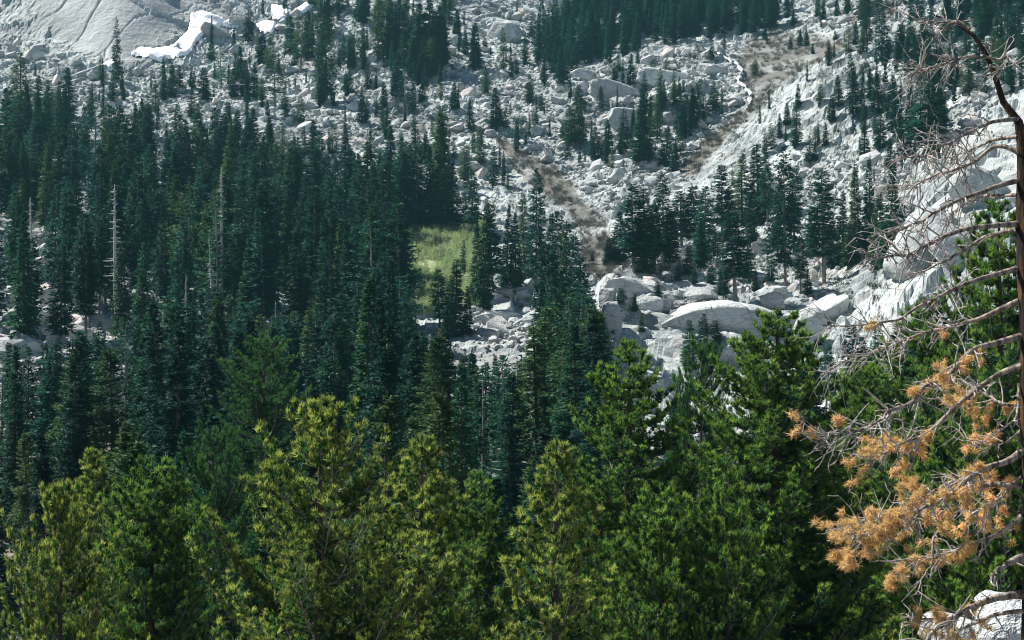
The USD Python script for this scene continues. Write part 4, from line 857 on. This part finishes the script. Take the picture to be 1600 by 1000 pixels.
LIMBS = [  # points (column, row), toward/away slope in metres, base and tip width in px, twig density, needle share
    ([(1530, 87), (1508, 90), (1478, 97), (1452, 107), (1420, 118)], -0.3, 4.5, 1.8, 3.2, 0),
    ([(1515, 45), (1490, 33), (1455, 37), (1436, 34), (1416, 20)], .3, 3.5, 1.4, 1.6, 0),
    ([(1537, 86), (1560, 92), (1575, 86), (1572, 104), (1556, 114), (1526, 120)], -.3, 4, 2, 1.2, 0),
    ([(1540, 66), (1546, 84), (1545, 68)], .2, 3, 1.2, .2, 0),
    ([(1590, 186), (1576, 187), (1556, 189), (1528, 200), (1502, 214), (1472, 228), (1442, 243), (1402, 245)], -.6, 7, 2, 1.4, 0),
    ([(1590, 214), (1566, 216), (1540, 224), (1508, 238), (1478, 245)], .5, 6, 2, 1.2, 0),
    ([(1592, 240), (1560, 228), (1530, 247), (1500, 262), (1470, 272), (1440, 286), (1408, 297), (1376, 301)], .8, 7, 1.5, 1, 0),
    ([(1590, 282), (1560, 290), (1536, 300), (1500, 311), (1470, 328), (1428, 350), (1392, 361), (1362, 371)], -.8, 8, 2, .9, 0),
    ([(1590, 304), (1570, 305), (1540, 306), (1512, 316), (1490, 330), (1478, 345)], .8, 6, 2, .6, 0),
    ([(1588, 350), (1562, 352), (1520, 357), (1480, 367), (1450, 382), (1418, 396), (1376, 402), (1342, 392)], -1.0, 9, 2, .9, 0),
    ([(1590, 360), (1552, 366), (1514, 386), (1482, 405), (1450, 421), (1424, 431)], 1.0, 7, 2, .7, .1),
    ([(1588, 420), (1562, 427), (1532, 435), (1510, 442), (1472, 462), (1438, 477), (1404, 497), (1374, 505), (1322, 510), (1284, 508)], -.7, 9, 1.6, .9, .12),
    ([(1592, 470), (1556, 486), (1520, 502), (1480, 512), (1446, 520), (1408, 532), (1374, 550), (1324, 563), (1286, 586)], .9, 8, 1.4, 1.6, .05),
    ([(1594, 526), (1556, 536), (1520, 547), (1500, 566), (1482, 586), (1442, 606), (1424, 630), (1392, 641), (1360, 664), (1324, 675), (1288, 685), (1272, 697)], -1.1, 10, 1.5, 1.6, .42),
    ([(1596, 573), (1574, 578), (1549, 592), (1500, 630), (1475, 652), (1442, 682), (1412, 692), (1370, 716), (1352, 735)], .4, 10, 2, 1.3, .8),
    ([(1592, 600), (1590, 640), (1576, 664), (1559, 675)], -.5, 5, 2, .3, .2),
    ([(1598, 704), (1574, 720), (1536, 733), (1514, 747), (1494, 767), (1462, 786), (1420, 802), (1384, 816), (1350, 830), (1318, 838)], -.9, 11, 1.6, 1.9, 1.9),
    ([(1598, 760), (1560, 757), (1520, 759), (1490, 753), (1462, 765), (1440, 780), (1392, 800), (1340, 812)], .8, 9, 2, 1.2, 1.5),
    ([(1598, 806), (1572, 826), (1542, 842), (1510, 852), (1482, 866), (1440, 872), (1392, 880)], .5, 9, 1.6, 1.5, 1.7),
    ([(1600, 872), (1576, 880), (1546, 905)], -.9, 15, 3, .1, .3),
    ([(1478, 822), (1458, 842), (1455, 880), (1441, 905), (1429, 935)], -.4, 4, 1.4, .3, .2),
    ([(1600, 930), (1560, 934), (1520, 949), (1490, 966), (1462, 984), (1446, 1010)], -.6, 12, 5, .8, .6),
    ([(1600, 955), (1560, 960), (1520, 975), (1490, 985), (1470, 968), (1436, 968), (1404, 980)], .6, 7, 2, 1.1, 1.7),
    ([(1598, 670), (1570, 690), (1540, 694), (1508, 684), (1496, 672)], .9, 5, 1.5, .7, 1.3),
    ([(1598, 640), (1560, 628), (1520, 604), (1490, 592), (1462, 590)], 1.2, 6, 1.5, .8, 1.2),
    ([(1598, 745), (1570, 768), (1550, 785), (1520, 800), (1496, 800)], 1.2, 6, 1.5, .8, 1.2),
]
def limb(points, slope, w0, w1, twigs, needles, k):
    n = len(points); d = np.linspace(0, 1, n) ** 1.1 * slope * 1.4
    wd = 1.2 * w0 + (1.15 * w1 - 1.2 * w0) * np.linspace(0, 1, n) ** 0.7
    P, R = dpath([(u, v, dd, w_ / 2) for (u, v), dd, w_ in zip(points, d, wd)], 46)
    wob = np.stack([fractal(np.c_[np.arange(46) / 4, 0 * R + k, 0 * R], 3, s_ + 7) for s_ in (1, 2, 3)], 1)
    P = P + wob * np.linspace(0.004, 0.03, 46)[:, None]
    b = obj('branch', tube(P, R, 8), M_limb, dp, smooth=True); bp = b.GetPath()
    ln = np.linalg.norm(P[-1] - P[0]); tw, tb, td = [], [], []
    for q in range(int(twigs * ln * 22) + 3):
        t = drng.uniform(0.12, 1.0) ** 0.75; i = min(44, int(t * 45)); o = P[i]; ta = P[i + 1] - P[i]; ta /= np.linalg.norm(ta) + 1e-9
        l = drng.uniform(0.06, 0.34) * (0.7 + 0.5 * t)
        d1 = ta * drng.uniform(0.2, 1.0) + drng.normal(0, 0.55, 3); d1[2] += drng.choice([-0.55, 0.15, 0.35], p=[0.55, 0.25, 0.2]); d1 /= np.linalg.norm(d1)
        d2 = d1 + drng.normal(0, 0.45, 3); d2[2] += drng.choice([-0.5, 0.5]); d2 /= np.linalg.norm(d2)
        c = np.array([o, o + d1 * l * 0.4, o + d1 * l * 0.65 + d2 * l * 0.2, o + d1 * l * 0.75 + d2 * l * 0.55])
        r0 = min(0.0095, R[i] * 0.75); tw.append(tube(c, np.array([r0, r0 * 0.85, r0 * 0.65, r0 * 0.4]), 5))
        ends = [(c[-1], d2)]
        for _ in range(drng.integers(1, 4)):
            j = drng.integers(1, 4); d3 = d1 + drng.normal(0, 0.7, 3); d3 /= np.linalg.norm(d3); e = c[j] + d3 * l * drng.uniform(0.2, 0.5)
            tw.append(tube(np.array([c[j], (c[j] + e) / 2 + drng.normal(0, 0.01, 3), e]), np.array([r0 * 0.6, r0 * 0.5, r0 * 0.3]), 4)); ends.append((e, d3))
        if drng.random() < needles * 0.19:
            for e, d in ends:
                tb.append(e); td.append(d - [0, 0, 0.1])
                if drng.random() < 0.6: tb.append(e - d * 0.05 + drng.normal(0, 0.025, 3)); td.append(d + drng.normal(0, 0.5, 3))
    if tw: tag(usdkit.mesh(stage, f'{bp}/twigs', merge(tw), M_twig, smooth=True), kind='stuff')
    if tb: tag(usdkit.mesh(stage, f'{bp}/dead_needles', tuft(np.array(tb), np.array(td), drng, 46, 0.072, 0.0085, 1.5), M_orange), kind='stuff')
for k, a_ in enumerate(LIMBS): limb(*a_, k)
# pale rocks showing low behind the dying pine
for k, (u, v, w, h, Y, lab) in enumerate([(1575, 985, 110, 70, 42, 'pale rock face low behind the dying pine trunk'), (1500, 1000, 90, 50, 43, 'pale rock at the bottom edge beside the dying pine'),
                                          (1418, 832, 60, 46, 70, 'small pale rock glimpsed through the orange needles'), (1283, 975, 34, 40, 62, 'small pale rock in the dark gap at the bottom right')]):
    s = Y / F; x = thing('rock_slab', lab, 'rock slab', px(u, v, Y), tilt=(8, 12, 20 * k))
    usdkit.mesh(stage, f'{x.GetPath()}/rock', big_rock(400 + k, (w * s, 2.0, h * s * 1.4)), M_slab, smooth=38)

# ------------------------------------------------------------------ the air
hb = trimesh.creation.box(bounds=[[-1100, -12, -45], [1100, 1520, 420]])
M_haze = usdkit.material(stage, L('haze'), {'v': ('principled_volume', dict(color=(0.30, 0.74, 0.86), density=HAZE_DENSITY, anisotropy=0.0))}, volume='v.volume')
tag(obj('haze', hb, M_haze), kind='stuff')
